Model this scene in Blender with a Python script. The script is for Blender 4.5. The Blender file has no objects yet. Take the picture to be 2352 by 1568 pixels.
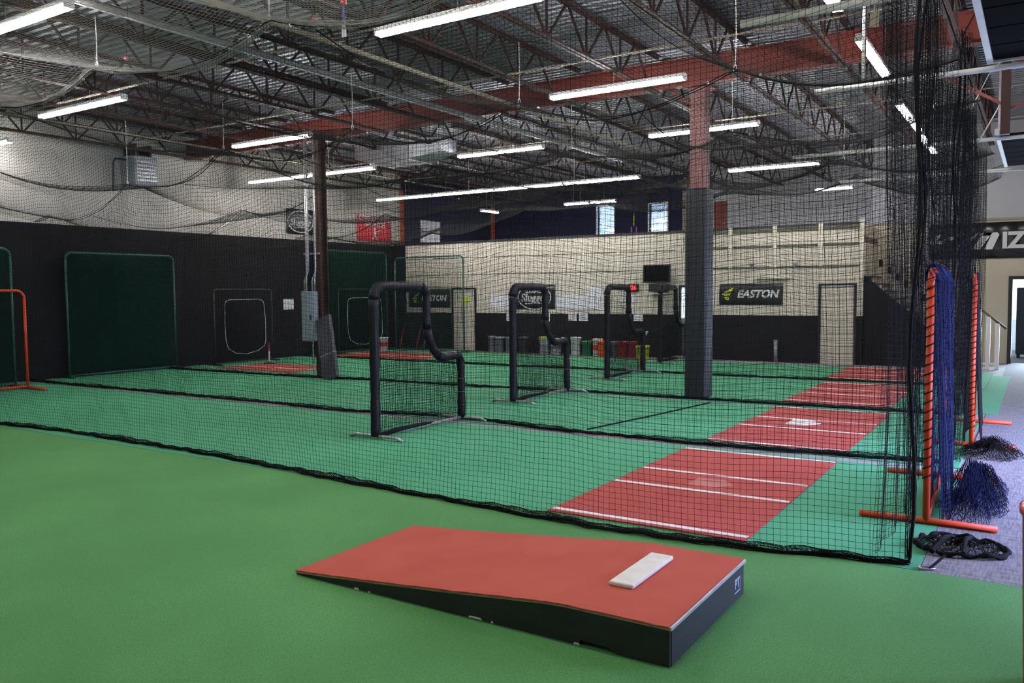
import bpy, math, random
import numpy as np
from mathutils import Vector, Matrix

random.seed(7)
RNG = np.random.default_rng(7)
SC = bpy.context.scene
COL = SC.collection
PI = math.pi

# ------------------------------------------------------------------ camera, world, light, exposure
CAM_H = 1.95
cd = bpy.data.cameras.new('camera')
cam = bpy.data.objects.new('camera', cd); COL.objects.link(cam)
cd.sensor_width = 36.0; cd.lens = 1898.0 / 2352.0 * 36.0
cd.clip_start = 0.05; cd.clip_end = 300
Rw = np.array([[0.84285656, 0.0252064, -0.53754763],
               [0.53807369, -0.0549517, 0.84110464],
               [-0.00833794, -0.9981708, -0.0598793]])
M = Matrix.Identity(4)
for i in range(3):
    M[i][0] = Rw[i, 0]; M[i][1] = -Rw[i, 1]; M[i][2] = -Rw[i, 2]
M[2][3] = CAM_H
cam.matrix_world = M
SC.camera = cam

w = bpy.data.worlds.new('world'); SC.world = w; w.use_nodes = True
bg = w.node_tree.nodes['Background']
bg.inputs[0].default_value = (0.62, 0.80, 1.0, 1); bg.inputs[1].default_value = 2.2

SC.view_settings.view_transform = 'Standard'
SC.view_settings.look = 'None'
SC.view_settings.exposure = 0.0
SC.view_settings.gamma = 1.0
SC.view_settings.use_curve_mapping = False
TUBE_POWER = 116.0
SC.cycles.max_bounces = 4; SC.cycles.diffuse_bounces = 3; SC.cycles.glossy_bounces = 2; SC.cycles.use_light_tree = False
SC.cycles.use_adaptive_sampling = True; SC.cycles.adaptive_threshold = 0.05
SC.cycles.caustics_reflective = False; SC.cycles.caustics_refractive = False

def area(name, loc, rot, sx, sy, power, color):
    l = bpy.data.lights.new(name, 'AREA'); l.shape = 'RECTANGLE'; l.size = sx; l.size_y = sy
    l.energy = power; l.color = color; l.spread = math.radians(105)
    o = bpy.data.objects.new(name, l); COL.objects.link(o); o.location = loc; o.rotation_euler = rot
    return o
# daylight standing in the open roll-up doorway of the right wall, facing into the hall
area('daylight_doorway', (4.75, 10.6, 1.75), (0, math.radians(56), 0), 3.4, 6.4, 1700, (0.47, 0.52, 1.0))
# daylight in the far doorway beside the stairs
area('daylight_far_door', (0.25, 25.3, 1.15), (math.radians(-90), 0, 0), 1.6, 2.0, 200, (0.62, 0.78, 1.0))

# ------------------------------------------------------------------ materials
MATS = {}
def pm(name, c1, c2=None, scale=8.0, rough=0.7, metal=0.0, bump=0.0, bscale=None, emit=None, estr=0.0, stretch=None, spec=0.5, detail=4.0):
    if name in MATS: return MATS[name]
    m = bpy.data.materials.new(name); m.use_nodes = True
    nt = m.node_tree; b = nt.nodes['Principled BSDF']
    b.inputs['Roughness'].default_value = rough; b.inputs['Metallic'].default_value = metal
    b.inputs['Specular IOR Level'].default_value = spec
    b.inputs['Base Color'].default_value = (*c1, 1)
    tc = nt.nodes.new('ShaderNodeTexCoord'); src = tc.outputs['Object']
    if stretch:
        mp = nt.nodes.new('ShaderNodeMapping'); mp.inputs['Scale'].default_value = stretch
        nt.links.new(src, mp.inputs['Vector']); src = mp.outputs['Vector']
    if c2 is not None:
        n = nt.nodes.new('ShaderNodeTexNoise'); n.inputs['Scale'].default_value = scale; n.inputs['Detail'].default_value = detail
        nt.links.new(src, n.inputs['Vector'])
        r = nt.nodes.new('ShaderNodeValToRGB')
        r.color_ramp.elements[0].color = (*c1, 1); r.color_ramp.elements[1].color = (*c2, 1)
        r.color_ramp.elements[0].position = 0.32; r.color_ramp.elements[1].position = 0.68
        nt.links.new(n.outputs['Fac'], r.inputs['Fac']); nt.links.new(r.outputs['Color'], b.inputs['Base Color'])
    if bump:
        n2 = nt.nodes.new('ShaderNodeTexNoise'); n2.inputs['Scale'].default_value = bscale or scale * 4; n2.inputs['Detail'].default_value = 3
        nt.links.new(src, n2.inputs['Vector'])
        bp = nt.nodes.new('ShaderNodeBump'); bp.inputs['Strength'].default_value = bump; bp.inputs['Distance'].default_value = 0.01
        nt.links.new(n2.outputs['Fac'], bp.inputs['Height']); nt.links.new(bp.outputs['Normal'], b.inputs['Normal'])
    if emit:
        b.inputs['Emission Color'].default_value = (*emit, 1); b.inputs['Emission Strength'].default_value = estr
    MATS[name] = m
    return m

def turf_mat(name, a, b_, c, patch=0.7):
    """short pile turf: fine blade speckle over broad wear patches"""
    m = bpy.data.materials.new(name); m.use_nodes = True; nt = m.node_tree; b = nt.nodes['Principled BSDF']
    b.inputs['Roughness'].default_value = 0.85; b.inputs['Specular IOR Level'].default_value = 0.25
    tc = nt.nodes.new('ShaderNodeTexCoord')
    n1 = nt.nodes.new('ShaderNodeTexNoise'); n1.inputs['Scale'].default_value = patch; n1.inputs['Detail'].default_value = 5
    n2 = nt.nodes.new('ShaderNodeTexNoise'); n2.inputs['Scale'].default_value = 95; n2.inputs['Detail'].default_value = 3
    nt.links.new(tc.outputs['Object'], n1.inputs['Vector']); nt.links.new(tc.outputs['Object'], n2.inputs['Vector'])
    r1 = nt.nodes.new('ShaderNodeValToRGB'); r1.color_ramp.elements[0].color = (*a, 1); r1.color_ramp.elements[1].color = (*b_, 1)
    r1.color_ramp.elements[0].position = 0.36; r1.color_ramp.elements[1].position = 0.66
    mx = nt.nodes.new('ShaderNodeMix'); mx.data_type = 'RGBA'; mx.blend_type = 'MIX'
    r2 = nt.nodes.new('ShaderNodeValToRGB'); r2.color_ramp.elements[0].position = 0.42; r2.color_ramp.elements[1].position = 0.72
    r2.color_ramp.elements[0].color = (0, 0, 0, 1); r2.color_ramp.elements[1].color = (0.65, 0.65, 0.65, 1)
    nt.links.new(n1.outputs['Fac'], r1.inputs['Fac']); nt.links.new(n2.outputs['Fac'], r2.inputs['Fac'])
    nt.links.new(r2.outputs['Color'], mx.inputs['Factor']); nt.links.new(r1.outputs['Color'], mx.inputs['A']); mx.inputs['B'].default_value = (*c, 1)
    nt.links.new(mx.outputs['Result'], b.inputs['Base Color'])
    bp = nt.nodes.new('ShaderNodeBump'); bp.inputs['Strength'].default_value = 0.5; bp.inputs['Distance'].default_value = 0.006
    nt.links.new(n2.outputs['Fac'], bp.inputs['Height']); nt.links.new(bp.outputs['Normal'], b.inputs['Normal'])
    MATS[name] = m
    return m

def carpet_mat(name):
    m = bpy.data.materials.new(name); m.use_nodes = True; nt = m.node_tree; b = nt.nodes['Principled BSDF']
    b.inputs['Roughness'].default_value = 0.9; b.inputs['Specular IOR Level'].default_value = 0.2
    tc = nt.nodes.new('ShaderNodeTexCoord')
    w1 = nt.nodes.new('ShaderNodeTexNoise'); w1.inputs['Scale'].default_value = 1.0; w1.inputs['Detail'].default_value = 4
    mp = nt.nodes.new('ShaderNodeMapping'); mp.inputs['Scale'].default_value = (70, 6, 10)
    nt.links.new(tc.outputs['Object'], mp.inputs['Vector']); nt.links.new(mp.outputs['Vector'], w1.inputs['Vector'])
    w2 = nt.nodes.new('ShaderNodeTexNoise'); w2.inputs['Scale'].default_value = 1.0; w2.inputs['Detail'].default_value = 4
    mp2 = nt.nodes.new('ShaderNodeMapping'); mp2.inputs['Scale'].default_value = (5, 60, 10)
    nt.links.new(tc.outputs['Object'], mp2.inputs['Vector']); nt.links.new(mp2.outputs['Vector'], w2.inputs['Vector'])
    ad = nt.nodes.new('ShaderNodeMath'); ad.operation = 'ADD'
    nt.links.new(w1.outputs['Fac'], ad.inputs[0]); nt.links.new(w2.outputs['Fac'], ad.inputs[1])
    r = nt.nodes.new('ShaderNodeValToRGB'); r.color_ramp.elements[0].position = 0.75; r.color_ramp.elements[1].position = 1.25
    r.color_ramp.elements[0].color = (0.105, 0.10, 0.105, 1); r.color_ramp.elements[1].color = (0.22, 0.21, 0.225, 1)
    dv = nt.nodes.new('ShaderNodeMath'); dv.operation = 'MULTIPLY'; dv.inputs[1].default_value = 1.0
    nt.links.new(ad.outputs[0], dv.inputs[0]); 
    sb = nt.nodes.new('ShaderNodeMath'); sb.operation = 'SUBTRACT'; sb.inputs[1].default_value = 0.5
    nt.links.new(dv.outputs[0], sb.inputs[0]); nt.links.new(sb.outputs[0], r.inputs['Fac'])
    r.color_ramp.elements[0].position = 0.3; r.color_ramp.elements[1].position = 0.7
    nt.links.new(r.outputs['Color'], b.inputs['Base Color'])
    MATS[name] = m
    return m

m_turf_front = turf_mat('turf_front', (0.064, 0.205, 0.060), (0.086, 0.255, 0.080), (0.030, 0.115, 0.028), 0.6)
m_turf_lane = turf_mat('turf_lane', (0.052, 0.260, 0.125), (0.068, 0.310, 0.155), (0.036, 0.195, 0.092), 0.5)
m_carpet = carpet_mat('carpet_grey')
m_concrete = pm('concrete', (0.17, 0.165, 0.165), (0.26, 0.25, 0.25), 3, 0.85, bump=0.1)
m_clay = pm('clay_turf', (0.400, 0.072, 0.048), (0.450, 0.090, 0.060), 2.5, 0.88, bump=0.35, bscale=180, spec=0.2, detail=8)
m_clay_mat = pm('clay_mat', (0.330, 0.055, 0.042), (0.375, 0.068, 0.052), 2.0, 0.88, bump=0.35, bscale=180, spec=0.2)
m_line = pm('white_line', (0.62, 0.60, 0.55), (0.74, 0.72, 0.67), 6, 0.8)
m_rubber_white = pm('white_rubber', (0.60, 0.57, 0.48), (0.70, 0.67, 0.58), 9, 0.55)
m_black_ply = pm('black_plywood', (0.006, 0.006, 0.007), (0.012, 0.012, 0.014), 4, 0.55, bump=0.08, stretch=(1, 1, 8))
m_ply_edge = pm('plywood_edge', (0.30, 0.22, 0.14), (0.42, 0.32, 0.2), 20, 0.8)
m_alu = pm('bare_metal_strip', (0.45, 0.46, 0.48), (0.58, 0.58, 0.6), 6, 0.4, 0.7)
m_logo = pm('pale_print', (0.35, 0.42, 0.52), rough=0.5)
m_net = pm('black_netting', (0.0055, 0.0055, 0.006), rough=0.85, spec=0.1)
m_net_roof = pm('grey_roof_netting', (0.026, 0.025, 0.024), rough=0.85, spec=0.1)  # black twine, greyed in its colour for the lamps shining on it
m_net_lit = pm('pale_roof_netting', (0.26, 0.25, 0.235), rough=0.85, spec=0.1)  # black twine painted pale, as though lit by the strip lights
m_net_blue = pm('navy_netting', (0.006, 0.010, 0.042), rough=0.85, spec=0.1)
m_net_green = pm('green_netting', (0.003, 0.040, 0.026), rough=0.85, spec=0.1)
m_rope = pm('black_rope', (0.006, 0.006, 0.007), (0.012, 0.012, 0.012), 40, 0.9, bump=0.5, spec=0.1)
m_vinyl = pm('black_vinyl', (0.0045, 0.0042, 0.005), (0.008, 0.0075, 0.009), 3, 0.5, bump=0.3, bscale=9, spec=0.2)
m_vinyl_pad = pm('charcoal_vinyl', (0.009, 0.010, 0.012), (0.014, 0.015, 0.018), 3, 0.55, bump=0.2, bscale=6)
m_pad_purple = pm('dark_plum_vinyl', (0.040, 0.038, 0.048), (0.054, 0.050, 0.062), 4, 0.55, bump=0.2, bscale=8)
m_galv = pm('galvanised_tube', (0.36, 0.36, 0.36), (0.52, 0.52, 0.52), 12, 0.4, 0.8)
m_orange = pm('orange_paint', (0.52, 0.050, 0.012), (0.60, 0.064, 0.016), 5, 0.5, spec=0.3)
m_green_frame = pm('green_frame_paint', (0.010, 0.075, 0.050), (0.016, 0.10, 0.066), 6, 0.5)
m_dgreen_frame = pm('dark_green_frame', (0.006, 0.022, 0.015), rough=0.6)
m_deck = pm('galvanised_deck', (0.15, 0.154, 0.178), (0.215, 0.22, 0.25), 1.3, 0.42, 0.45, stretch=(0.6, 2, 1))
m_steel = pm('red_oxide_joist', (0.030, 0.013, 0.010), (0.048, 0.020, 0.015), 3, 0.65, spec=0.3)
m_girder = pm('red_oxide_girder', (0.150, 0.026, 0.018), (0.190, 0.034, 0.023), 1.6, 0.6)
m_column_red = pm('red_oxide_column', (0.15, 0.060, 0.058), (0.19, 0.078, 0.072), 3, 0.6)
m_column_brown = pm('brown_column_paint', (0.045, 0.018, 0.012), (0.060, 0.026, 0.018), 3, 0.55)
m_white_wall = pm('off_white_wall', (0.43, 0.405, 0.355), (0.50, 0.475, 0.42), 1.5, 0.85, bump=0.05)
m_black_wall = pm('black_wall_paint', (0.0070, 0.0067, 0.0078), (0.0098, 0.0094, 0.0105), 1.2, 0.85, spec=0.2)
m_cream_wall = pm('cream_wall', (0.50, 0.44, 0.33), (0.56, 0.50, 0.385), 1.2, 0.85, bump=0.05)
m_panel_wall = pm('cream_panel_wall', (0.55, 0.50, 0.41), (0.63, 0.57, 0.475), 1.6, 0.8, bump=0.05)
m_batten = pm('cream_batten', (0.62, 0.57, 0.47), (0.68, 0.63, 0.53), 5, 0.7)
m_seam_shade = pm('dark_seam', (0.10, 0.10, 0.075), rough=0.9)  # dark tone for panel seams, also used as painted shadow below the cap
m_grey_wall = pm('grey_white_wall', (0.40, 0.40, 0.42), (0.46, 0.46, 0.48), 1.0, 0.85)
m_navy_wall = pm('navy_wall', (0.008, 0.009, 0.036), (0.011, 0.012, 0.045), 1.0, 0.85, spec=0.2)
m_plum_wall = pm('plum_wall', (0.10, 0.055, 0.06), rough=0.8)
m_dark = pm('near_black', (0.008, 0.008, 0.009), rough=0.5)
m_white_paint = pm('white_paint', (0.72, 0.72, 0.70), (0.78, 0.78, 0.76), 4, 0.5)
m_white_pipe = pm('white_pipe', (0.62, 0.61, 0.57), (0.72, 0.71, 0.67), 6, 0.45)
m_cream_pipe = pm('cream_pipe', (0.27, 0.23, 0.17), (0.33, 0.29, 0.215), 6, 0.7)
m_grey_pipe = pm('grey_pipe', (0.10, 0.098, 0.09), (0.15, 0.147, 0.135), 5, 0.6)
m_tube = pm('lit_tube', (1, 1, 1), emit=(1.0, 0.975, 0.985), estr=TUBE_POWER)
m_paper = pm('paper', (0.62, 0.62, 0.66), (0.70, 0.70, 0.73), 12, 0.8)
m_paper_print = pm('paper_print', (0.10, 0.10, 0.11), rough=0.8)
m_vinyl_banner = pm('black_banner', (0.012, 0.012, 0.013), (0.020, 0.020, 0.022), 2, 0.32, bump=0.5, bscale=3)
m_green_banner = pm('dark_banner', (0.010, 0.014, 0.013), rough=0.5)
m_print_white = pm('white_print', (0.62, 0.62, 0.60), rough=0.6)
m_print_lime = pm('lime_print', (0.50, 0.55, 0.02), rough=0.6)
m_red_banner = pm('red_banner', (0.50, 0.028, 0.036), (0.58, 0.040, 0.048), 2, 0.55, bump=0.4, bscale=4)
m_red = pm('red_plastic', (0.42, 0.020, 0.018), rough=0.45)
m_orange_pl = pm('orange_plastic', (0.62, 0.10, 0.02), rough=0.45)
m_green_pl = pm('green_plastic', (0.012, 0.16, 0.05), rough=0.45)
m_yellow_pl = pm('yellow_plastic', (0.62, 0.55, 0.02), rough=0.45)
m_white_pl = pm('white_plastic', (0.55, 0.54, 0.52), (0.62, 0.61, 0.59), 7, 0.5)
m_grey_pl = pm('grey_plastic', (0.15, 0.155, 0.175), (0.20, 0.205, 0.225), 7, 0.5)
m_blue_pl = pm('blue_plastic', (0.02, 0.04, 0.22), rough=0.5)
m_lime_note = pm('lime_note', (0.55, 0.70, 0.03), rough=0.8)
m_led = pm('red_led', (0.3, 0.0, 0.0), emit=(1.0, 0.03, 0.03), estr=2.5)
m_bin = pm('red_bin', (0.32, 0.010, 0.018), (0.38, 0.014, 0.024), 3, 0.4)
m_blue_grey = pm('grey_enamel', (0.20, 0.235, 0.265), (0.25, 0.285, 0.315), 3, 0.45, 0.1)
m_duct = pm('duct_metal', (0.42, 0.43, 0.46), (0.55, 0.56, 0.60), 2, 0.4, 0.6)
m_brown_floor = pm('brown_carpet_runner', (0.085, 0.062, 0.050), (0.12, 0.09, 0.07), 9, 0.9)
m_handrail = pm('brown_handrail', (0.13, 0.075, 0.04), rough=0.5)
m_door_panel = pm('charcoal_door_panel', (0.0055, 0.0055, 0.007), (0.008, 0.008, 0.010), 2, 0.9, spec=0.02)
m_orange_post = pm('orange_post', (0.42, 0.07, 0.02), rough=0.6)
m_ground = pm('outdoor_concrete', (0.40, 0.40, 0.40), (0.48, 0.48, 0.48), 2, 0.9)
m_cord = pm('white_cord', (0.55, 0.54, 0.50), rough=0.8)

def glass_mat():
    m = bpy.data.materials.new('window_glass'); m.use_nodes = True; nt = m.node_tree; nt.nodes.clear()
    o = nt.nodes.new('ShaderNodeOutputMaterial'); t = nt.nodes.new('ShaderNodeBsdfTransparent'); t.inputs[0].default_value = (0.9, 0.95, 1, 1)
    g = nt.nodes.new('ShaderNodeBsdfGlossy'); g.inputs['Roughness'].default_value = 0.05
    mx = nt.nodes.new('ShaderNodeMixShader'); mx.inputs[0].default_value = 0.08
    nt.links.new(t.outputs[0], mx.inputs[1]); nt.links.new(g.outputs[0], mx.inputs[2]); nt.links.new(mx.outputs[0], o.inputs[0])
    return m
m_glass = glass_mat()

# ------------------------------------------------------------------ mesh helpers
ORG = {}
def V(*a): return np.array(a, float)

class MB:
    def __init__(s): s.v = []; s.f = []; s.n = 0
    def add(s, verts, faces):
        s.v.append(np.asarray(verts, float)); s.f.extend([tuple(i + s.n for i in f) for f in faces]); s.n += len(verts); return s
    def box(s, x0, y0, z0, x1, y1, z1):
        v = [(x0, y0, z0), (x1, y0, z0), (x1, y1, z0), (x0, y1, z0), (x0, y0, z1), (x1, y0, z1), (x1, y1, z1), (x0, y1, z1)]
        return s.add(v, [(3, 2, 1, 0), (4, 5, 6, 7), (0, 1, 5, 4), (1, 2, 6, 5), (2, 3, 7, 6), (3, 0, 4, 7)])
    def bbox(s, x0, y0, z0, x1, y1, z1, b=0.01):
        """box with chamfered edges"""
        def ring(z, i): return [(x0 + i, y0, z), (x1 - i, y0, z), (x1, y0 + i, z), (x1, y1 - i, z), (x1 - i, y1, z), (x0 + i, y1, z), (x0, y1 - i, z), (x0, y0 + i, z)]
        def ring2(z): return [(x0 + b, y0 + b, z), (x1 - b, y0 + b, z), (x1 - b, y0 + b, z), (x1 - b, y1 - b, z), (x1 - b, y1 - b, z), (x0 + b, y1 - b, z), (x0 + b, y1 - b, z), (x0 + b, y0 + b, z)]
        v = ring2(z0) + ring(z0 + b, b) + ring(z1 - b, b) + ring2(z1)
        f = []
        for k in range(3):
            for i in range(8):
                j = (i + 1) % 8; f.append((k * 8 + i, k * 8 + j, k * 8 + 8 + j, k * 8 + 8 + i))
        f.append(tuple(range(7, -1, -1))); f.append(tuple(range(24, 32)))
        return s.add(v, f)
    def obox(s, p0, p1, w, t, up=(0, 0, 1)):
        """bar from p0 to p1, width w along side, thickness t along up"""
        p0 = V(*p0); p1 = V(*p1); d = p1 - p0; d /= np.linalg.norm(d); u = V(*up)
        if abs(d @ u) > 0.98: u = V(1, 0, 0)
        sd = np.cross(d, u); sd /= np.linalg.norm(sd); u = np.cross(sd, d)
        v = [p + a * sd * w / 2 + b * u * t / 2 for p in (p0, p1) for a, b in ((-1, -1), (1, -1), (1, 1), (-1, 1))]
        return s.add(v, [(3, 2, 1, 0), (4, 5, 6, 7), (0, 1, 5, 4), (1, 2, 6, 5), (2, 3, 7, 6), (3, 0, 4, 7)])
    def tube(s, pts, r, n=8, closed=False, cap=True, flat=1.0):
        P = np.asarray(pts, float); k = len(P); rr = np.full(k, r) if np.isscalar(r) else np.asarray(r, float)
        if closed: T = np.roll(P, -1, 0) - np.roll(P, 1, 0)
        else: T = np.gradient(P, axis=0)
        T /= np.linalg.norm(T, axis=1)[:, None] + 1e-12
        ref = V(0, 0, 1) if abs(T[0][2]) < 0.9 else V(1, 0, 0)
        Nn = np.zeros_like(P); nn = ref - T[0] * (ref @ T[0]); nn /= np.linalg.norm(nn); Nn[0] = nn
        for i in range(1, k):
            nn = Nn[i - 1] - T[i] * (Nn[i - 1] @ T[i]); Nn[i] = nn / (np.linalg.norm(nn) + 1e-12)
        B = np.cross(T, Nn); a = np.arange(n) * 2 * PI / n
        v = (P[:, None, :] + rr[:, None, None] * (np.cos(a)[None, :, None] * Nn[:, None, :] * flat + np.sin(a)[None, :, None] * B[:, None, :])).reshape(-1, 3)
        f = []; m = k if closed else k - 1
        for i in range(m):
            i2 = (i + 1) % k
            for j in range(n):
                j2 = (j + 1) % n; f.append((i * n + j, i * n + j2, i2 * n + j2, i2 * n + j))
        if cap and not closed: f.append(tuple(range(n - 1, -1, -1))); f.append(tuple((k - 1) * n + j for j in range(n)))
        return s.add(v, f)
    def lathe(s, prof, c=(0, 0, 0), n=20):
        k = len(prof); a = np.arange(n) * 2 * PI / n
        v = [(c[0] + r * math.cos(t), c[1] + r * math.sin(t), c[2] + z) for r, z in prof for t in a]
        f = [(i * n + j, i * n + (j + 1) % n, (i + 1) * n + (j + 1) % n, (i + 1) * n + j) for i in range(k - 1) for j in range(n)]
        f.append(tuple(range(n - 1, -1, -1))); f.append(tuple((k - 1) * n + j for j in range(n)))
        return s.add(v, f)
    def prism(s, poly, vec):
        """poly: list of 3d points (planar), extruded by vec"""
        P = [V(*p) for p in poly]; k = len(P); d = V(*vec)
        return s.add(P + [p + d for p in P], [tuple(range(k - 1, -1, -1)), tuple(range(k, 2 * k))] + [(i, (i + 1) % k, k + (i + 1) % k, k + i) for i in range(k)])
    def build(s, name, mat, parent=None, origin=None, smooth=False):
        v = np.concatenate(s.v) if s.v else np.zeros((0, 3))
        if parent is not None: org = ORG[parent.name]
        else:
            lo, hi = v.min(0), v.max(0)
            org = V(*origin) if origin is not None else V((lo[0] + hi[0]) / 2, (lo[1] + hi[1]) / 2, lo[2])
        me = bpy.data.meshes.new(name); me.from_pydata((v - org).tolist(), [], s.f); me.update()
        if smooth: me.polygons.foreach_set('use_smooth', [True] * len(me.polygons))
        me.materials.append(mat)
        o = bpy.data.objects.new(name, me); COL.objects.link(o)
        if parent is not None: o.parent = parent
        else: o.location = org
        ORG[o.name] = org
        return o

def quadmesh(name, verts, quads, mat, parent, smooth=False):
    """fast path for big quad meshes"""
    org = ORG[parent.name]
    me = bpy.data.meshes.new(name)
    nv, nq = len(verts), len(quads)
    me.vertices.add(nv); me.vertices.foreach_set('co', (verts - org).astype(np.float32).ravel())
    me.loops.add(nq * 4); me.loops.foreach_set('vertex_index', quads.astype(np.int32).ravel())
    me.polygons.add(nq); me.polygons.foreach_set('loop_start', np.arange(0, nq * 4, 4, dtype=np.int32))
    me.update(calc_edges=True)
    if smooth: me.polygons.foreach_set('use_smooth', [True] * nq)
    me.materials.append(mat)
    o = bpy.data.objects.new(name, me); COL.objects.link(o); o.parent = parent; ORG[o.name] = org
    return o

def tag(o, label=None, cat=None, group=None, kind=None):
    if label: o['label'] = label
    if cat: o['category'] = cat
    if group: o['group'] = group
    if kind: o['kind'] = kind
    return o
def thing(name, label, cat, loc, group=None):
    o = bpy.data.objects.new(name, None); COL.objects.link(o); o.location = loc; ORG[o.name] = V(*loc)
    o.empty_display_size = 0.1
    return tag(o, label, cat, group)
def struct(o, label=None): return tag(o, label, None, None, 'structure')

def net(name, fn, u0, u1, nu, v0, v1, nv, segu, segv, r, mat, parent):
    """netting: nu strands running along v and nv strands running along u, each a three-sided twine.
       fn(u, v) -> (...,3), vectorised"""
    VS = []; QS = []; off = 0
    def strands(P):                         # P: (k, n, 3)
        nonlocal off
        k, n, _ = P.shape
        T = np.gradient(P, axis=1); T /= np.linalg.norm(T, axis=2, keepdims=True) + 1e-12
        ref = np.where(np.abs(T[..., 2:3]) < 0.8, V(0, 0, 1), V(0.6, 0.8, 0))
        N = np.cross(T, ref); N /= np.linalg.norm(N, axis=2, keepdims=True) + 1e-12
        B = np.cross(T, N)
        ring = [N, -0.5 * N + 0.866 * B, -0.5 * N - 0.866 * B]
        v = np.stack([P + r * q for q in ring], axis=2).reshape(-1, 3)
        i = (np.arange(k)[:, None] * n + np.arange(n - 1)[None, :]).ravel() * 3 + off
        for a, b in ((0, 1), (1, 2), (2, 0)):
            QS.append(np.stack([i + a, i + b, i + 3 + b, i + 3 + a], axis=1))
        VS.append(v); off += len(v)
    if nu: 
        U, W = np.meshgrid(np.linspace(u0, u1, nu), np.linspace(v0, v1, segv + 1), indexing='ij'); strands(fn(U, W))
    if nv:
        W, U = np.meshgrid(np.linspace(v0, v1, nv), np.linspace(u0, u1, segu + 1), indexing='ij'); strands(fn(U, W))
    return quadmesh(name, np.concatenate(VS), np.concatenate(QS), mat, parent)

def text_into(mb, s, size, fr, shear=0.0, bold=0.0, depth=0.004, sx=1.0, align='CENTER'):
    """fr = (origin, xdir, ydir): lay lettering out as geometry"""
    cu = bpy.data.curves.new('lettering', 'FONT'); cu.body = s; cu.size = size; cu.shear = shear; cu.offset = bold
    cu.align_x = align; cu.align_y = 'CENTER'; cu.resolution_u = 3; cu.extrude = depth / 2
    ob = bpy.data.objects.new('lettering', cu); COL.objects.link(ob)
    dg = bpy.context.evaluated_depsgraph_get()
    me = bpy.data.meshes.new_from_object(ob.evaluated_get(dg))
    v = np.zeros(len(me.vertices) * 3); me.vertices.foreach_get('co', v); v = v.reshape(-1, 3)
    o, xd, yd = [V(*q) for q in fr]; nd = np.cross(xd, yd)
    W = o + v[:, :1] * sx * xd + v[:, 1:2] * yd + (v[:, 2:3] + depth / 2) * nd
    mb.add(W, [tuple(p.vertices) for p in me.polygons])
    bpy.data.objects.remove(ob); bpy.data.curves.remove(cu); bpy.data.meshes.remove(me)

def poly2d(mb, pts, fr, depth=0.004):
    o, xd, yd = [V(*q) for q in fr]; nd = np.cross(xd, yd)
    mb.prism([o + p[0] * xd + p[1] * yd for p in pts], nd * depth)
def ring2d(mb, rx, ry, wdt, fr, depth=0.004, n=40, a0=0, a1=2 * PI):
    o, xd, yd = [V(*q) for q in fr]; nd = np.cross(xd, yd); v = []; f = []
    for i in range(n + 1):
        a = a0 + (a1 - a0) * i / n
        for k in (1.0, 0.0):
            p = o + (rx - wdt * k) * math.cos(a) * xd + (ry - wdt * k) * math.sin(a) * yd
            v += [p, p + nd * depth]
    for i in range(n):
        b = i * 4; c = b + 4
        f += [(b + 1, c + 1, c + 3, b + 3), (b, b + 2, c + 2, c), (b, c, c + 1, b + 1), (b + 2, b + 3, c + 3, c + 2)]
    mb.add(v, f)

def wall_cells(mb, axis, c0, c1, a0, a1, z0, z1, holes=()):
    """wall slab between c0..c1 on `axis`, spanning a0..a1, z0..z1, with rectangular holes (a0,a1,z0,z1)"""
    As = sorted({a0, a1, *[h[0] for h in holes], *[h[1] for h in holes]}); Zs = sorted({z0, z1, *[h[2] for h in holes], *[h[3] for h in holes]})
    As = [a for a in As if a0 <= a <= a1]; Zs = [z for z in Zs if z0 <= z <= z1]
    for i in range(len(As) - 1):
        for j in range(len(Zs) - 1):
            am = (As[i] + As[i + 1]) / 2; zm = (Zs[j] + Zs[j + 1]) / 2
            if any(h[0] < am < h[1] and h[2] < zm < h[3] for h in holes): continue
            if axis == 'y': mb.box(As[i], c0, Zs[j], As[i + 1], c1, Zs[j + 1])
            else: mb.box(c0, As[i], Zs[j], c1, As[i + 1], Zs[j + 1])
    return mb
def interp(x, xs, ys): return np.interp(x, xs, ys)
ORD = ['first', 'second', 'third', 'fourth', 'fifth', 'sixth', 'seventh', 'eighth', 'ninth', 'tenth', 'eleventh', 'twelfth', 'thirteenth', 'fourteenth', 'fifteenth', 'sixteenth']

# ================================================================== THE SETTING
XL, XR, YB, YF = -19.5, 4.6, 22.6, -4.0
ZDECK = 6.18
struct(MB().box(XL - 0.3, YF - 0.3, -0.2, XR + 0.3, 30.2, 0.0).build('floor', m_concrete), 'bare grey concrete slab showing between the turf strips')
struct(MB().box(XR + 0.3, YF - 6, -0.25, 30, 60, -0.03).box(-6, 25.0, -0.25, XR + 0.3, 60, -0.031).build('floor_outdoors', m_ground), 'pale concrete ground outside the doors')

# left wall: black lower part, off-white upper part
wl = struct(MB().box(XL - 0.25, YF, 3.62, XL, 23.15, ZDECK).build('wall_left', m_white_wall), 'long left wall, off-white above and black below')
wl2 = MB().box(XL - 0.25, YF, 0, XL + 0.03, 23.15, 3.62).build('black_lower_panel', m_black_wall, wl)
struct(MB().box(XL - 0.25, 23.15, 3.3, XL, 29.2, ZDECK).build('wall_loft_left', m_navy_wall), 'navy side wall of the loft')
struct(MB().box(XL - 0.02, 23.09, 3.62, XL + 0.1, 23.2, 5.6).build('trim_1', m_orange_post), 'orange corner post between white wall and navy loft wall')

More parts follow.
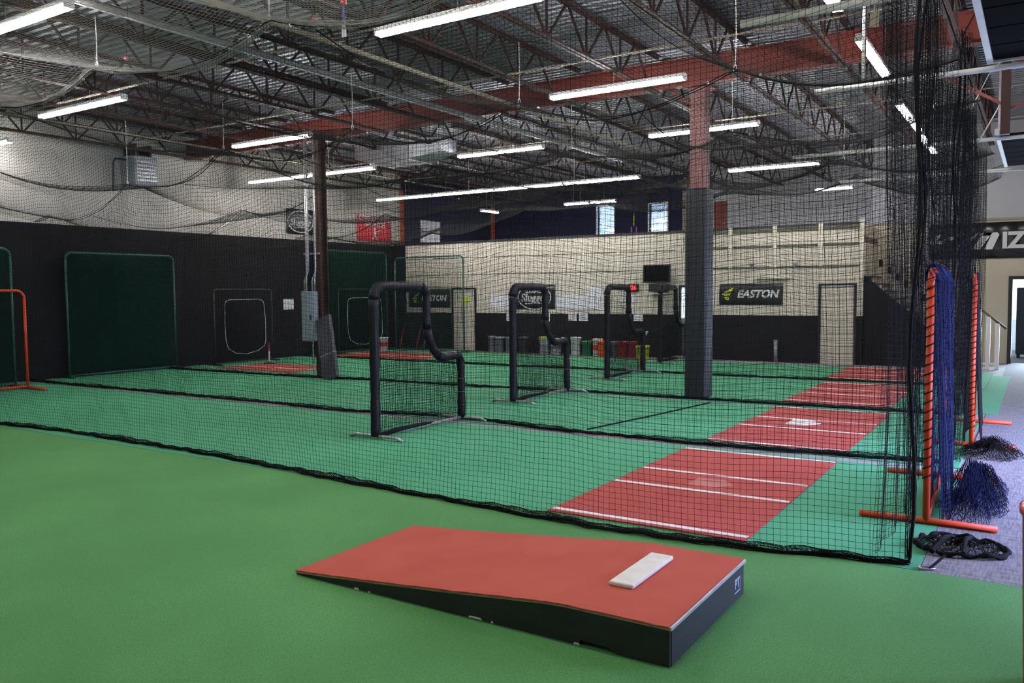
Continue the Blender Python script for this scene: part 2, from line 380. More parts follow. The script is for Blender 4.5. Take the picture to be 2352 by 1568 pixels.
# back wall of the hall (front of the loft)
D1 = (-4.90, -3.96); D2 = (-16.85, -15.84); D3 = (-8.74, -7.86)
wb = MB(); wall_cells(wb, 'y', YB, YB + 0.15, -19.5, -3.82, 1.26, 3.60, [(D1[0], D1[1], -1, 2.10), (D2[0], D2[1], -1, 2.10), (D3[0], D3[1], -1, 2.10)])
wb = struct(wb.build('wall_back', m_panel_wall, origin=(-11.6, YB, 0)), 'cream panelled back wall with black lower band')
lo = MB(); wall_cells(lo, 'y', YB - 0.012, YB + 0.15, -19.5, -3.82, 0.0, 1.26, [(D1[0], D1[1], -1, 2.10), (D2[0], D2[1], -1, 2.10), (D3[0], D3[1], -1, 2.10)])
lo.build('black_lower_band', m_black_wall, wb)
MB().box(-19.47, YB - 0.015, 1.26, -18.85, YB, 3.6).build('black_corner_strip', m_black_wall, wb)
for bx in (-17.74, -16.5, -15.31, -14.2, -12.97, -11.84, -10.65, -9.54):
    MB().box(bx - 0.045, YB - 0.02, 2.55, bx + 0.045, YB - 0.001, 3.59).build('batten', m_batten, wb)
for bx in (-7.24, -6.04, -4.86):
    MB().box(bx - 0.055, YB - 0.05, 2.55, bx + 0.055, YB - 0.001, 3.66).build('batten', m_batten, wb)
MB().box(-6.53, YB - 0.03, 3.44, -6.46, YB - 0.001, 3.66).build('batten', m_batten, wb)
for z, x0 in ((3.10, -18.8), (2.54, -18.8)):
    MB().box(x0, YB - 0.008, z - 0.012, -8.85, YB - 0.001, z + 0.012).build('panel_seam', m_seam_shade, wb)
for z, h in ((3.12, 0.05), (2.56, 0.03)):
    MB().box(-8.2, YB - 0.035, z - h / 2, -3.85, YB - 0.001, z + h / 2).build('panel_seam', m_seam_shade, wb)  # lap seams, with the shading under the laps put in their colour
MB().box(-8.2, YB - 0.04, 3.50, -3.85, YB - 0.001, 3.60).build('top_board', m_seam_shade, wb)  # dark strip painting the shadow below the top cap
MB().box(-19.4, YB - 0.04, 3.60, -3.80, YB + 0.2, 3.66).build('top_cap', m_dark, wb)
MB().box(-3.90, YB - 0.06, 2.2, -3.80, YB - 0.001, 3.75).build('corner_post', m_batten, wb)
# loft floor, back wall, side wall
struct(MB().box(-19.5, YB + 0.15, 3.15, -3.82, 29.2, 3.3).build('floor_loft', m_brown_floor), 'loft floor behind the back wall')
W1 = (-14.56, -13.84, 4.12, 5.22); W2 = (-12.40, -11.68, 4.10, 5.18)
wlb = MB(); wall_cells(wlb, 'y', 29.0, 29.2, -19.5, -11.0, 3.3, ZDECK, [W1, W2])
struct(wlb.build('wall_loft_back', m_navy_wall), 'navy back wall of the loft')
struct(MB().box(-11.0, 29.0, 3.3, -9.96, 29.2, ZDECK).build('wall_loft_plum', m_plum_wall), 'plum stretch of the loft back wall')
struct(MB().box(-9.96, 29.0, 3.3, -3.0, 29.2, ZDECK).build('wall_loft_grey', m_grey_wall), 'pale grey stretch of the loft back wall')
struct(MB().box(-19.48, 28.9, 3.3, -19.34, 29.0, 5.6).build('trim_2', m_orange_post), 'orange post in the loft corner')
struct(MB().box(-11.06, 28.9, 3.3, -10.94, 29.0, 5.8).build('trim_3', m_cream_pipe), 'tan post between navy and plum loft walls')
for k, (a0, a1, z0, z1) in enumerate((W1, W2)):
    wn = MB()
    wn.box(a0 - 0.04, 28.96, z0 - 0.04, a0, 29.06, z1 + 0.04).box(a1, 28.96, z0 - 0.04, a1 + 0.04, 29.06, z1 + 0.04).box(a0, 28.96, z0 - 0.04, a1, 29.06, z0).box(a0, 28.96, z1, a1, 29.06, z1 + 0.04)
    o = struct(wn.build('window_%d' % (k + 1), m_white_paint, origin=((a0 + a1) / 2, 29, z0)), ['left', 'right'][k] + ' bright window in the navy loft wall')
    MB().box(a0, 29.04, z0, a1, 29.05, z1).build('pane', m_glass, o)
dr = struct(MB().box(-9.9, 28.95, 3.3, -9.45, 28.999, 5.1).build('door_5', pm('dull_red_door', (0.16, 0.022, 0.012), rough=0.6)), 'red door at the back of the loft')
MB().lathe([(0.01, 0), (0.03, 0.01), (0.03, 0.04), (0.01, 0.05)], (-9.52, 28.92, 4.3), 10).build('door_knob', m_galv, dr)

# stair wall and far doorway
DD = (-0.60, 0.75)
ws = MB(); wall_cells(ws, 'y', 24.7, 24.9, -3.97, XR, 0, 3.68, [(DD[0], DD[1], -1, 2.16)])
ws = struct(ws.build('wall_stair', m_cream_wall, origin=(0, 24.7, 0)), 'cream wall behind the stairs')
struct(MB().box(-3.97, 24.72, 3.74, XR, 24.9, ZDECK).build('wall_stair_upper', m_grey_wall), 'pale grey upper wall above the banner')
struct(MB().box(-4.1, 24.66, 3.68, XR, 24.9, 3.74).build('trim_4', m_cream_pipe), 'ledge above the cream wall')
struct(MB().box(-3.97, YB + 0.15, 0, -3.82, 24.7, 3.6).build('wall_stair_side', m_cream_wall), 'short cream wall at the head of the stairs')
d4 = struct(MB().box(DD[0] - 0.09, 24.62, 0, DD[0], 24.92, 2.25).box(DD[1], 24.62, 0, DD[1] + 0.09, 24.92, 2.25).box(DD[0], 24.62, 2.16, DD[1], 24.92, 2.25).build('door_4', m_dark), 'open doorway with black frame beside the stairs')
# right wall with a roll-up doorway, front wall (both out of frame)
wr = MB(); wall_cells(wr, 'x', XR, XR + 0.25, YF, 24.9, 0, ZDECK, [(7.3, 13.9, -1, 3.6)])
struct(wr.build('wall_right', m_cream_wall), 'right wall with the open roll-up doorway')
struct(MB().box(XL, YF - 0.25, 0, XR, YF, ZDECK).build('wall_front', m_white_wall), 'wall behind the camera')

# doors in the back wall
def door(n, a, label, leaf, frame, top=2.10, knob_right=True):
    f = MB().box(a[0], YB - 0.035, 0, a[0] + 0.06, YB + 0.1, top).box(a[1] - 0.06, YB - 0.035, 0, a[1], YB + 0.1, top).box(a[0] + 0.06, YB - 0.035, top - 0.06, a[1] - 0.06, YB + 0.1, top)
    o = struct(f.build('door_%d' % n, frame, origin=((a[0] + a[1]) / 2, YB, 0)), label)
    if leaf:
        lf = MB().box(a[0] + 0.065, YB + 0.0, 0.01, a[1] - 0.065, YB + 0.045, top - 0.065).build('door_leaf', leaf, o)
        kx = a[1] - 0.13 if knob_right else a[0] + 0.13
        MB().tube([(kx, YB, 1.0), (kx, YB - 0.05, 1.0)], 0.012).lathe([(0.01, -0.02), (0.03, -0.012), (0.03, 0.012), (0.01, 0.02)], (kx, YB - 0.06, 1.0), 10).build('door_knob', m_galv, lf)
    return o
door(1, D1, 'cream door with dark frame right of the padded column', m_panel_wall, m_dark, knob_right=False)
door(2, D2, 'cream door with dark frame and a lime note', m_panel_wall, m_dark)
o3 = door(3, D3, 'glazed door with daylight behind, next to the padded column', None, m_dark)
MB().box(D3[0] + 0.06, YB + 0.02, 0.0, D3[1] - 0.06, YB + 0.05, 1.15).build('kick_panel', m_blue_grey, o3)
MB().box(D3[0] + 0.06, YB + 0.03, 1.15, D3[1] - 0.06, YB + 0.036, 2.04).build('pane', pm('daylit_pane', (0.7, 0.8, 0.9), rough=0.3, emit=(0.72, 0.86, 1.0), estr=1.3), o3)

# ceiling: ribbed metal deck, ribs along x
dk = MB(); prof = []; y = YF - 0.3
while y < 30.2:
    prof += [(y, ZDECK), (y + 0.075, ZDECK), (y + 0.088, ZDECK + 0.075), (y + 0.162, ZDECK + 0.075)]; y += 0.175
vs = [(XL - 0.3, a, z) for a, z in prof] + [(XR + 0.3, a, z) for a, z in prof]; k = len(prof)
dk.add(vs, [(i, i + 1, k + i + 1, k + i) for i in range(k - 1)])
dk.box(XL - 0.3, YF - 0.3, ZDECK + 0.09, XR + 0.3, 30.2, ZDECK + 0.2)
struct(dk.build('ceiling', m_deck), 'ribbed galvanised metal roof deck')

# ---- turf and carpet on the slab
def sheet(name, x0, y0, x1, y1, h, mat, label, cat):
    return tag(MB().box(x0, y0, 0.0, x1, y1, h).build(name, mat), label, cat)
sheet('turf_field', XL + 0.03, YF, XR, 6.20, 0.012, m_turf_front, 'yellowish green artificial turf around the pitching mound', 'turf')
sheet('turf_lane', XL + 0.03, 6.22, -0.66, 9.80, 0.010, m_turf_lane, 'blue-green turf of the nearest batting lane, under the first black screen', 'turf')
sheet('turf_lane', XL + 0.03, 10.04, -0.70, 13.86, 0.010, m_turf_lane, 'blue-green turf of the second batting lane, with the white home plate', 'turf')
sheet('turf_lane', XL + 0.03, 14.02, -0.80, 18.10, 0.010, m_turf_lane, 'green turf of the third batting lane, behind the padded column', 'turf')
sheet('turf_lane', XL + 0.03, 18.24, -0.86, 21.75, 0.010, m_turf_lane, 'green turf of the farthest batting lane, along the back wall', 'turf')
sheet('turf_edge', -0.84, 14.6, -0.50, 21.0, 0.014, m_turf_lane, 'narrow green turf strip spilling onto the grey carpet', 'turf')
sheet('carpet', -0.655, 6.21, XR, 24.7, 0.009, m_carpet, 'grey speckled carpet of the walkway on the right', 'carpet')
sheet('carpet_runner', -18.4, 21.77, -8.8, 22.55, 0.008, m_brown_floor, 'brown floor strip in front of the back wall', 'carpet')

# ================================================================== STEELWORK OVERHEAD
GY = 14.3
g = thing('roof_girder', 'deep red steel girder spanning between the two columns', 'girder', (-8, GY, 5.57))
MB().box(XL, GY - 0.008, 5.60, XR, GY + 0.008, 6.02).build('web_plate', m_girder, g)
MB().box(XL, GY - 0.11, 5.57, XR, GY + 0.11, 5.60).build('bottom_flange', m_girder, g)
MB().box(XL, GY - 0.11, 6.02, XR, GY + 0.11, 6.05).build('top_flange', m_girder, g)

def bar_mesh(p, q, t, name, mat):
    me_b = MB(); me_b.obox(p, q, t, t, (1, 0, 0)); v = np.concatenate(me_b.v)
    me = bpy.data.meshes.new(name); me.from_pydata(v.tolist(), [], me_b.f); me.materials.append(mat); me.update(); return me
ZB = 5.48; ZT = 6.14; PER = 1.2
DIAG_A = bar_mesh((0, 0, ZB - ZB), (0, PER / 2, ZT - ZB), 0.032, 'web_bar', m_steel)
DIAG_B = bar_mesh((0, PER / 2, ZT - ZB), (0, PER, 0), 0.032, 'web_bar', m_steel)
VERT = bar_mesh((0, 0, 0), (0, 0, ZT - ZB), 0.028, 'web_post', m_steel)
def joist(x, y0, y1, label, posts):
    t = thing('roof_joist', label, 'joist', (x, y0, ZB), 'open web roof joists')
    for nm, z in (('bottom_chord', ZB), ('top_chord', ZT)):
        s = 1 if nm[0] == 'b' else -1
        m = MB()
        for dx in (-1, 1):
            m.box(min(dx * 0.012, dx * 0.062) + x, y0, z - 0.005, max(dx * 0.012, dx * 0.062) + x, y1, z + 0.005)
            m.box(min(dx * 0.012, dx * 0.020) + x, y0, min(z, z + s * 0.055), max(dx * 0.012, dx * 0.020) + x, y1, max(z, z + s * 0.055))
        m.build(nm, m_steel, t)
    n = int((y1 - y0) / PER)
    for i in range(n):
        for me in (DIAG_A, DIAG_B):
            o = bpy.data.objects.new(me.name, me); COL.objects.link(o); o.parent = t; o.location = (0, i * PER, 0)
        if posts:
            o = bpy.data.objects.new('web_post', VERT); COL.objects.link(o); o.parent = t; o.location = (0, i * PER, 0)
    return t
JX = [-18.7 + 1.6 * i for i in range(13)]
for i, x in enumerate(JX):
    joist(x, 2.4 if x < -6 else 5.4, GY - 0.12, '%s rust brown roof joist from the left wall, near side of the girder' % ORD[i], True)
    joist(x, GY + 0.12, 23.9 if x > -4 else 28.9, '%s rust brown roof joist from the left wall, far side of the girder' % ORD[i], False)
for i, (yy, x0, x1) in enumerate(((8.6, -19, 4), (11.6, -19, 4), (17.2, -19, 4), (20.4, -19, 4))):
    tag(MB().box(x0, yy - 0.018, ZB + 0.012, x1, yy + 0.018, ZB + 0.034).build('bridging_bar', m_cream_pipe),
        ['thin pale bracing bar across the joists nearest the camera', 'thin pale bracing bar across the joists just before the red girder', 'thin pale bracing bar across the joists just past the red girder', 'thin pale bracing bar across the joists nearest the loft'][i], 'bracing bar', 'bracing bars under the joists')

# columns
c = thing('steel_column', 'square steel column with a tall black vinyl pad around its lower half', 'column', (-5.2, 14.42, 0))
MB().bbox(-5.34, 14.28, 0, -5.06, 14.56, 5.57, 0.012).build('column_shaft', m_column_red, c)
MB().bbox(-5.40, 14.22, 0.02, -5.00, 14.62, 3.76, 0.03).build('column_pad', m_vinyl_pad, c)
for z in (0.9, 1.85, 2.8): MB().box(-5.405, 14.215, z, -4.995, 14.625, z + 0.012).build('pad_seam', m_dark, c)
MB().box(-5.42, 14.15, 5.53, -4.98, 14.69, 5.569).build('cap_plate', m_girder, c)
MB().obox((-5.34, 14.42, 5.25), (-5.72, 14.42, 5.56), 0.06, 0.05).build('knee_brace', m_girder, c)
c2 = thing('steel_column', 'slim brown steel column carrying grey conduits and a breaker box', 'column', (-14.22, 13.98, 0))
m = MB()
m.box(-14.32, 13.86, 0, -14.12, 13.875, 5.57).box(-14.32, 14.085, 0, -14.12, 14.10, 5.57).box(-14.228, 13.875, 0, -14.212, 14.085, 5.57)
m.build('column_shaft', m_column_brown, c2)
MB().box(-14.37, 13.8, 0, -14.07, 14.16, 0.02).build('base_plate', m_column_brown, c2)
MB().box(-14.37, 13.8, 5.535, -14.07, 14.41, 5.569).build('cap_plate', m_girder, c2)
eb = thing('breaker_box', 'grey metal breaker box fixed beside the brown column', 'breaker box', (-14.35, 13.72, 0.84))
MB().bbox(-14.56, 13.64, 0.84, -14.16, 13.80, 2.01, 0.008).build('box_body', m_blue_grey, eb)
bd = MB().bbox(-14.53, 13.625, 0.90, -14.19, 13.64, 1.95, 0.004).build('box_door', m_blue_grey, eb)
MB().box(-14.24, 13.60, 1.34, -14.215, 13.626, 1.46).build('latch', m_dark, bd)
MB().tube([(-14.30, 13.74, 0.84), (-14.30, 13.74, 0.02)], 0.02).build('drop_conduit', m_galv, eb)
MB().box(-14.6, 13.79, 2.86, -14.10, 13.83, 2.90).build('strut_channel', m_galv, eb)
for i, (xa, xb) in enumerate(((-14.52, -14.54), (-14.46, -14.48), (-14.27, -14.30), (-14.19, -14.20))):
    pts = [(xa, 13.73, 2.0), (xa, 13.73, 2.25), (xb + (0.12 if i in (0, 2) else 0.0), 13.76, 2.48), (xb + (0.12 if i in (0, 2) else 0.0), 13.76, 3.0), (xb + (0.12 if i in (0, 2) else 0), 13.76, 5.75)]
    MB().tube(pts, 0.017 if i % 2 else 0.022, 8).build('conduit', m_galv, eb, smooth=True)
lp = thing('leaning_pad', 'dark plum vinyl pad leaning against the brown column', 'pad', (-13.5, 13.6, 0))
MB().obox((-13.42, 13.42, 0.03), (-13.93, 13.72, 1.39), 0.45, 0.09, (0, -1, 0)).build('pad_body', m_pad_purple, lp)
MB().obox((-13.615, 13.535, 0.55), (-13.624, 13.541, 0.575), 0.455, 0.096, (0, -1, 0)).build('strap', m_grey_pl, lp)

# sprinkler mains and cream pipe along y
def pipe(name, pts, r, mat, label, cat, n=10): return tag(MB().tube(pts, r, n).build(name, mat, smooth=True), label, cat)
pipe('sprinkler_pipe', [(-9.62, 4.0, 5.42), (-9.62, 12, 5.42), (-9.4, 22.4, 5.42)], 0.055, m_grey_pipe, 'thick grey sprinkler main running into the hall below the joists', 'pipe')
pipe('gas_pipe', [(-8.42, 4.0, 5.44), (-8.42, 13.9, 5.44), (-8.42, 22.4, 5.44)], 0.036, m_cream_pipe, 'cream painted pipe beside the grey sprinkler main', 'pipe')
pipe('conduit_run', [(-9.5, 4.0, 5.33), (-9.5, 12, 5.33), (-9.3, 22.4, 5.33)], 0.014, m_galv, 'thin bright conduit slung under the grey sprinkler main', 'conduit')
pipe('conduit_run', [(-16.6, 4.0, 5.40), (-16.6, 22.4, 5.40)], 0.02, m_cream_pipe, 'thin tan conduit running over the left lanes', 'conduit')

# duct and heater
du = thing('air_duct', 'bright sheet metal air duct hanging by the red girder', 'duct', (-13.3, 16.0, 5.2))
def frus(mb, x0, x1, a, b):
    v = [(x0, a[0], a[1]), (x0, a[2], a[1]), (x0, a[2], a[3]), (x0, a[0], a[3]), (x1, b[0], b[1]), (x1, b[2], b[1]), (x1, b[2], b[3]), (x1, b[0], b[3])]
    return mb.add(v, [(3, 2, 1, 0), (4, 5, 6, 7), (0, 1, 5, 4), (1, 2, 6, 5), (2, 3, 7, 6), (3, 0, 4, 7)])
frus(MB(), -14.7, -14.1, (15.7, 5.32, 16.4, 5.62), (15.6, 5.16, 16.5, 5.66)).build('duct_transition', m_duct, du)
MB().box(-14.1, 15.6, 5.16, -12.9, 16.5, 5.66).build('duct_section', m_duct, du)
frus(MB(), -12.9, -12.0, (15.6, 5.16, 16.5, 5.66), (15.75, 5.30, 16.35, 5.60)).build('duct_transition', m_duct, du)
for x in (-14.1, -12.9): MB().box(x - 0.015, 15.58, 5.14, x + 0.015, 16.52, 5.68).build('duct_flange', m_galv, du)
hu = thing('unit_heater', 'grey box unit heater hung high on the left wall', 'heater', (XL + 0.3, 12.68, 4.67))
MB().bbox(XL + 0.05, 12.36, 4.67, XL + 0.60, 13.00, 5.40, 0.02).build('heater_body', m_blue_grey, hu)
for k in range(6): MB().box(XL + 0.60, 12.41, 4.78 + 0.09 * k, XL + 0.625, 12.95, 4.82 + 0.09 * k).build('louver', m_galv, hu)
MB().tube([(XL + 0.3, 12.36, 5.3), (XL + 0.3, 12.05, 5.3), (XL + 0.3, 12.0, 5.2), (XL + 0.25, 12.0, 4.5)], 0.025).build('gas_line', m_dark, hu)
MB().box(XL + 0.02, 12.45, 5.40, XL + 0.5, 12.5, 5.7).box(XL + 0.02, 12.86, 5.40, XL + 0.5, 12.91, 5.7).build('bracket', m_dark, hu)

# ---- fluorescent fixtures
ZL = 5.2
def fixture(x0, y0, ax, ln, label, grp, chain=True, z=ZL, ztop=ZB):
    t = thing('strip_light', label, 'light', (x0 + (ln / 2 if ax == 'x' else 0), y0 + (ln / 2 if ax == 'y' else 0), z), grp)
    def bx(a0, a1, b0, b1, z0, z1):
        return MB().box(x0 + a0, y0 + b0, z0, x0 + a1, y0 + b1, z1) if ax == 'x' else MB().box(x0 + b0, y0 + a0, z0, x0 + b1, y0 + a1, z1)
    hg = bx(0, ln, -0.055, 0.055, z + 0.035, z + 0.085).build('housing', m_white_paint, t)
    for a in (0.0, ln - 0.03): bx(a, a + 0.03, -0.06, 0.06, z - 0.01, z + 0.035).build('end_socket', m_white_paint, hg)
    for b in (-0.04, 0.04):
        p = [(x0 + 0.03, y0 + b, z + 0.005), (x0 + ln - 0.03, y0 + b, z + 0.005)] if ax == 'x' else [(x0 + b, y0 + 0.03, z + 0.005), (x0 + b, y0 + ln - 0.03, z + 0.005)]
        MB().tube(p, 0.022, 8).build('tube', m_tube, t, smooth=True)
    if chain:
        js = [j - x0 for j in JX if x0 + 0.05 < j < x0 + ln - 0.05] if ax == 'x' else []
        for a in js or (0.35, ln - 0.35):
            px, py = (x0 + a, y0) if ax == 'x' else (x0, y0 + a)
            MB().tube([(px, py, z + 0.085), (px, py, ztop + 0.005 if js else ZDECK)], 0.006, 5).build('hanger', m_galv, t)
    return t
G1, G2, G3, G4 = 'strip lights over the nearest lane', 'strip lights over the second lane', 'strip lights over the third lane', 'strip lights over the farthest lane'
fixture(-7.17, 8.10, 'x', 2.42, 'largest lit strip light, top centre above the nearest lane', G1)
fixture(-15.5, 8.30, 'x', 2.6, 'lit strip light at the upper left above the nearest lane', G1)
fixture(-20.4 + 1.0, 9.2, 'x', 1.0, 'short end of a lit strip light at the left edge by the white wall', G1)
fixture(-15.2, 12.35, 'x', 2.42, 'lit strip light just left of the brown column', G2)
fixture(-7.08, 12.35, 'x', 2.40, 'lit strip light left of the padded column top, below the red girder', G2)
fixture(-18.75, 15.75, 'x', 2.36, 'lit strip light left of the brown column, in the row nearest the white wall', G3, z=5.05)
fixture(-16.38, 15.75, 'x', 2.3, 'lit strip light crossing behind the brown column', G3, z=5.05)
fixture(-11.95, 16.35, 'x', 2.40, 'lit strip light below the bright duct, between the columns', G3)
fixture(-7.09, 16.55, 'x', 2.34, 'lit strip light crossing behind the padded column', G3)
for i in range(4):
    fixture(-18.32 + i * 2.32, 20.55, 'x', 2.31, '%s strip light from the left in the long unbroken row before the loft' % ORD[i], G4, z=4.95)
fixture(-6.76, 20.85, 'x', 2.24, 'lit strip light right of the padded column, above the banner with the yellow mark', G4, z=4.95)
fixture(-5.77, 25.9, 'x', 1.08, 'small far strip light above the cream door on the right', 'strip lights over the loft', z=4.9)
fixture(-13.8, 25.0, 'x', 0.95, 'left of two short strip lights before the bright loft windows', 'strip lights over the loft', z=4.9)
fixture(-12.8, 25.0, 'x', 0.95, 'right of two short strip lights before the bright loft windows', 'strip lights over the loft', z=4.9)
fixture(-17.2, 24.9, 'y', 1.1, 'short angled strip light over the left of the loft', 'strip lights over the loft', z=4.9)
GR = 'strip lights along the walkway'
fixture(-2.08, 8.0, 'y', 2.42, 'walkway strip light cut off by the top edge of the picture', GR)
fixture(-2.08, 11.75, 'y', 2.42, 'brightest walkway strip light hanging before the red girder', GR)
fixture(-2.20, 16.2, 'y', 2.9, 'walkway strip light just past the red girder', GR)
fixture(-2.24, 19.6, 'y', 2.9, 'farthest walkway strip light, beside the gathered net', GR)
fixture(-11.9, 5.36, 'x', 2.6, 'large lit strip light cut off at the top left corner', 'strip lights over the mound')
for x0 in (-7.2, -2.2): fixture(x0, 4.1, 'x', 2.42, 'strip light over the pitching mound, above the picture, %s' % ('left' if x0 < -5 else 'right'), 'strip lights over the mound', z=5.3)
for x0 in (-12.0, -4.6): fixture(x0, 0.2, 'x', 2.42, 'strip light above the camera, %s' % {-12.0: 'left', -4.6: 'right'}[x0], 'strip lights over the mound', chain=False, z=5.3)

# white support pipes by the walkway
def hpipe(y, x0, x1, z, r, hang, label):
    t = thing('support_pipe', label, 'pipe', ((x0 + x1) / 2, y, z), 'white support pipes over the walkway')
    MB().tube([(x0, y, z), (x1, y, z)], r, 10).build('pipe', m_white_pipe, t, smooth=True)
    for hx in hang: MB().tube([(hx, y, z), (hx, y, ZB)], 0.024, 6).build('hanger_post', m_grey_pipe, t)
hpipe(7.25, -2.25, 2.6, 4.25, 0.035, (-1.95, 0.6), 'thick white pipe at the top right, nearest the camera')
hpipe(10.18, -2.28, 0.4, 4.25, 0.030, (-1.75,), 'white pipe under the end of the larger charcoal overhead door')
hpipe(14.95, -3.7, 1.9, 4.25, 0.030, (-1.55, 0.8), 'white pipe reaching the smaller charcoal overhead door')
hpipe(18.95, -3.7, 0.6, 4.25, 0.030, (-1.4,), 'farthest white pipe, level with the grey upper wall')

# raised overhead doors
def odoor(x0, x1, y0, y1, z, n, label):
    t = thing('overhead_door', label, 'overhead door', ((x0 + x1) / 2, (y0 + y1) / 2, z), 'raised overhead doors')
    h = (y1 - y0) / n
    for i in range(n): MB().bbox(x0 + 0.03, y0 + i * h + 0.012, z, x1, y0 + (i + 1) * h - 0.012, z + 0.045, 0.006).build('door_panel', m_door_panel, t)
    MB().box(x0 - 0.03, y0 - 0.4, z - 0.02, x0 + 0.028, y1 + 0.02, z + 0.06).build('track', m_white_pipe, t)
    MB().box(x0 - 0.03, y1 + 0.02, z - 0.015, x1, y1 + 0.05, z + 0.05).build('end_rail', m_white_pipe, t)
    for hy in (y0 + 0.4, y1 - 0.2): MB().box(x0 - 0.02, hy - 0.02, z + 0.06, x0 + 0.01, hy + 0.02, ZB).build('hanger_strap', m_galv, t)
odoor(-0.50, 2.7, 6.9, 10.05, 4.30, 5, 'large charcoal overhead door panel raised under the roof, top right corner')
odoor(-0.62, 2.5, 15.1, 18.8, 4.30, 6, 'smaller charcoal overhead door panel raised farther down the walkway')

# brown hanger post and braces below the girder at the far right
cf = thing('hanger_post', 'rust brown steel post with thin braces hanging below the girder, far right', 'post', (-0.5, 14.3, 4.2))
MB().box(-0.56, 14.24, 4.20, -0.44, 14.36, 5.57).build('post_shaft', m_steel, cf)
MB().obox((-0.5, 14.3, 4.55), (2.2, 14.3, 5.5), 0.04, 0.04).build('cross_brace', m_girder, cf)
MB().obox((-0.5, 14.3, 5.30), (2.2, 14.3, 4.4), 0.04, 0.04).build('cross_brace', m_girder, cf)
MB().obox((-0.5, 14.3, 4.62), (-1.9, 14.3, 5.55), 0.04, 0.04).build('cross_brace', m_girder, cf)
t = thing('tie_rope', 'slack white rope tied from the brown hanger post down to the net', 'rope', (-0.7, 14.5, 3.98))
MB().tube([(-0.42, 14.4, 4.90), (-0.51, 14.4, 4.86), (-0.60, 14.45, 4.62), (-0.80, 14.5, 4.25), (-0.98, 14.55, 3.98)], 0.011, 6).build('rope', m_cord, t, smooth=True)
MB().lathe([(0.01, -0.05), (0.045, -0.02), (0.05, 0.02), (0.015, 0.05)], (-1.0, 14.55, 3.96), 8).build('knot', m_cord, t)
t = thing('paper_tag', 'small tan tag hanging from the nearest white pipe', 'tag', (-1.17, 7.25, 4.02))
MB().box(-1.205, 7.222, 4.03, -1.135, 7.226, 4.15).build('tag_card', m_cream_pipe, t)
MB().tube([(-1.17, 7.224, 4.14), (-1.17, 7.215, 4.19), (-1.17, 7.21, 4.25)], 0.004, 4).build('tag_string', m_cord, t)
t = thing('blue_strap', 'blue strap with red top hook and white clip hanging at the top edge', 'strap', (-5.92, 6.2, 4.5))
MB().box(-5.932, 6.197, 4.62, -5.908, 6.203, 4.82).build('webbing', m_blue_pl, t)
MB().lathe([(0.01, 0), (0.03, 0.015), (0.03, 0.05), (0.01, 0.065)], (-5.92, 6.2, 4.81), 8).build('top_hook', m_red, t)
MB().tube([(-5.92, 6.2, 4.86), (-5.95, 6.2, ZB)], 0.006, 5).build('hook_wire', m_galv, t)
MB().box(-5.945, 6.193, 4.50, -5.925, 6.207, 4.62).box(-5.915, 6.193, 4.50, -5.895, 6.207, 4.62).box(-5.945, 6.192, 4.60, -5.895, 6.208, 4.63).build('bottom_clip', m_white_pl, t)
for k, (rx, rz, lab) in enumerate(((-6.33, 4.75, 'red plastic clip on the roof net, left of the blue strap'), (-9.57, 4.86, 'red plastic clip on the roof net at the upper left'))):
    t = thing('net_clip', lab, 'clip', (rx, 6.2, rz), 'red clips on the roof net')
    MB().lathe([(0.006, -0.03), (0.026, -0.015), (0.026, 0.015), (0.006, 0.03)], (rx, 6.2, rz), 8).build('clip_body', m_red, t)
    MB().tube([(rx, 6.2, rz + 0.02), (rx + 0.05, 6.2, rz + 0.3), (rx + 0.06, 6.2, ZB)], 0.004, 4).build('clip_line', m_rope, t)

# ================================================================== NETS
CELL = 0.048
HANG = [-19.4, -16.4, -13.4, -10.2, -7.0, -3.9, -0.8]
def ztop(x, base, left=1.0, sag=0.28, ph=0.0):
    x = np.asarray(x, float)
    z = np.full_like(x, base)
    hs = [h + ph for h in HANG]
    for a, b in zip(hs[:-1], hs[1:]):
        t = (x - a) / (b - a); k = (t >= 0) & (t <= 1); z = np.where(k, base - sag * 4 * t * (1 - t), z)
    d = np.clip((-12.6 - x) / 6.8, 0, 1.2)
    return z - left * (base - 3.62) * d ** 1.15
LANES = [  # bottom line path, top base height, sag
    dict(xs=[-19.4, -17.5, -13.24, -11.8, -10.2, -8.3, -7.0, -5.9, -4.7, -3.6, -2.9, -1.86, -1.26, -0.70], ys=[6.2, 6.2, 6.29, 6.42, 6.42, 6.36, 6.26, 6.16, 6.07, 6.02, 5.99, 6.07, 6.20, 6.30], base=4.86, sag=0.28, left=0.0, y=6.2, ph=0.0),
    dict(xs=[-19.4, -17.9, -15.6, -11.7, -9.5, -7.9, -6.9, -5.5, -3.4, -2.1, -0.75], ys=[9.9, 9.9, 9.96, 9.99, 9.92, 10.24, 10.2, 9.97, 9.98, 10.1, 10.22], base=4.62, sag=0.36, left=1.0, y=10.1, ph=0.7),
    dict(xs=[-19.4, -16.6, -14.7, -12.4, -9.6, -7.7, -5.8, -4.6, -2.3, -0.8], ys=[13.4, 13.45, 13.5, 13.75, 13.85, 14.14, 14.08, 14.12, 14.2, 14.25], base=4.66, sag=0.34, left=0.95, y=14.05, ph=-0.6),
    dict(xs=[-19.4, -12.5, -8.0, -6.2, -3.8, -0.85], ys=[18.15, 18.2, 18.36, 18.3, 18.4, 18.5], base=4.62, sag=0.36, left=0.9, y=18.25, ph=0.4),
]
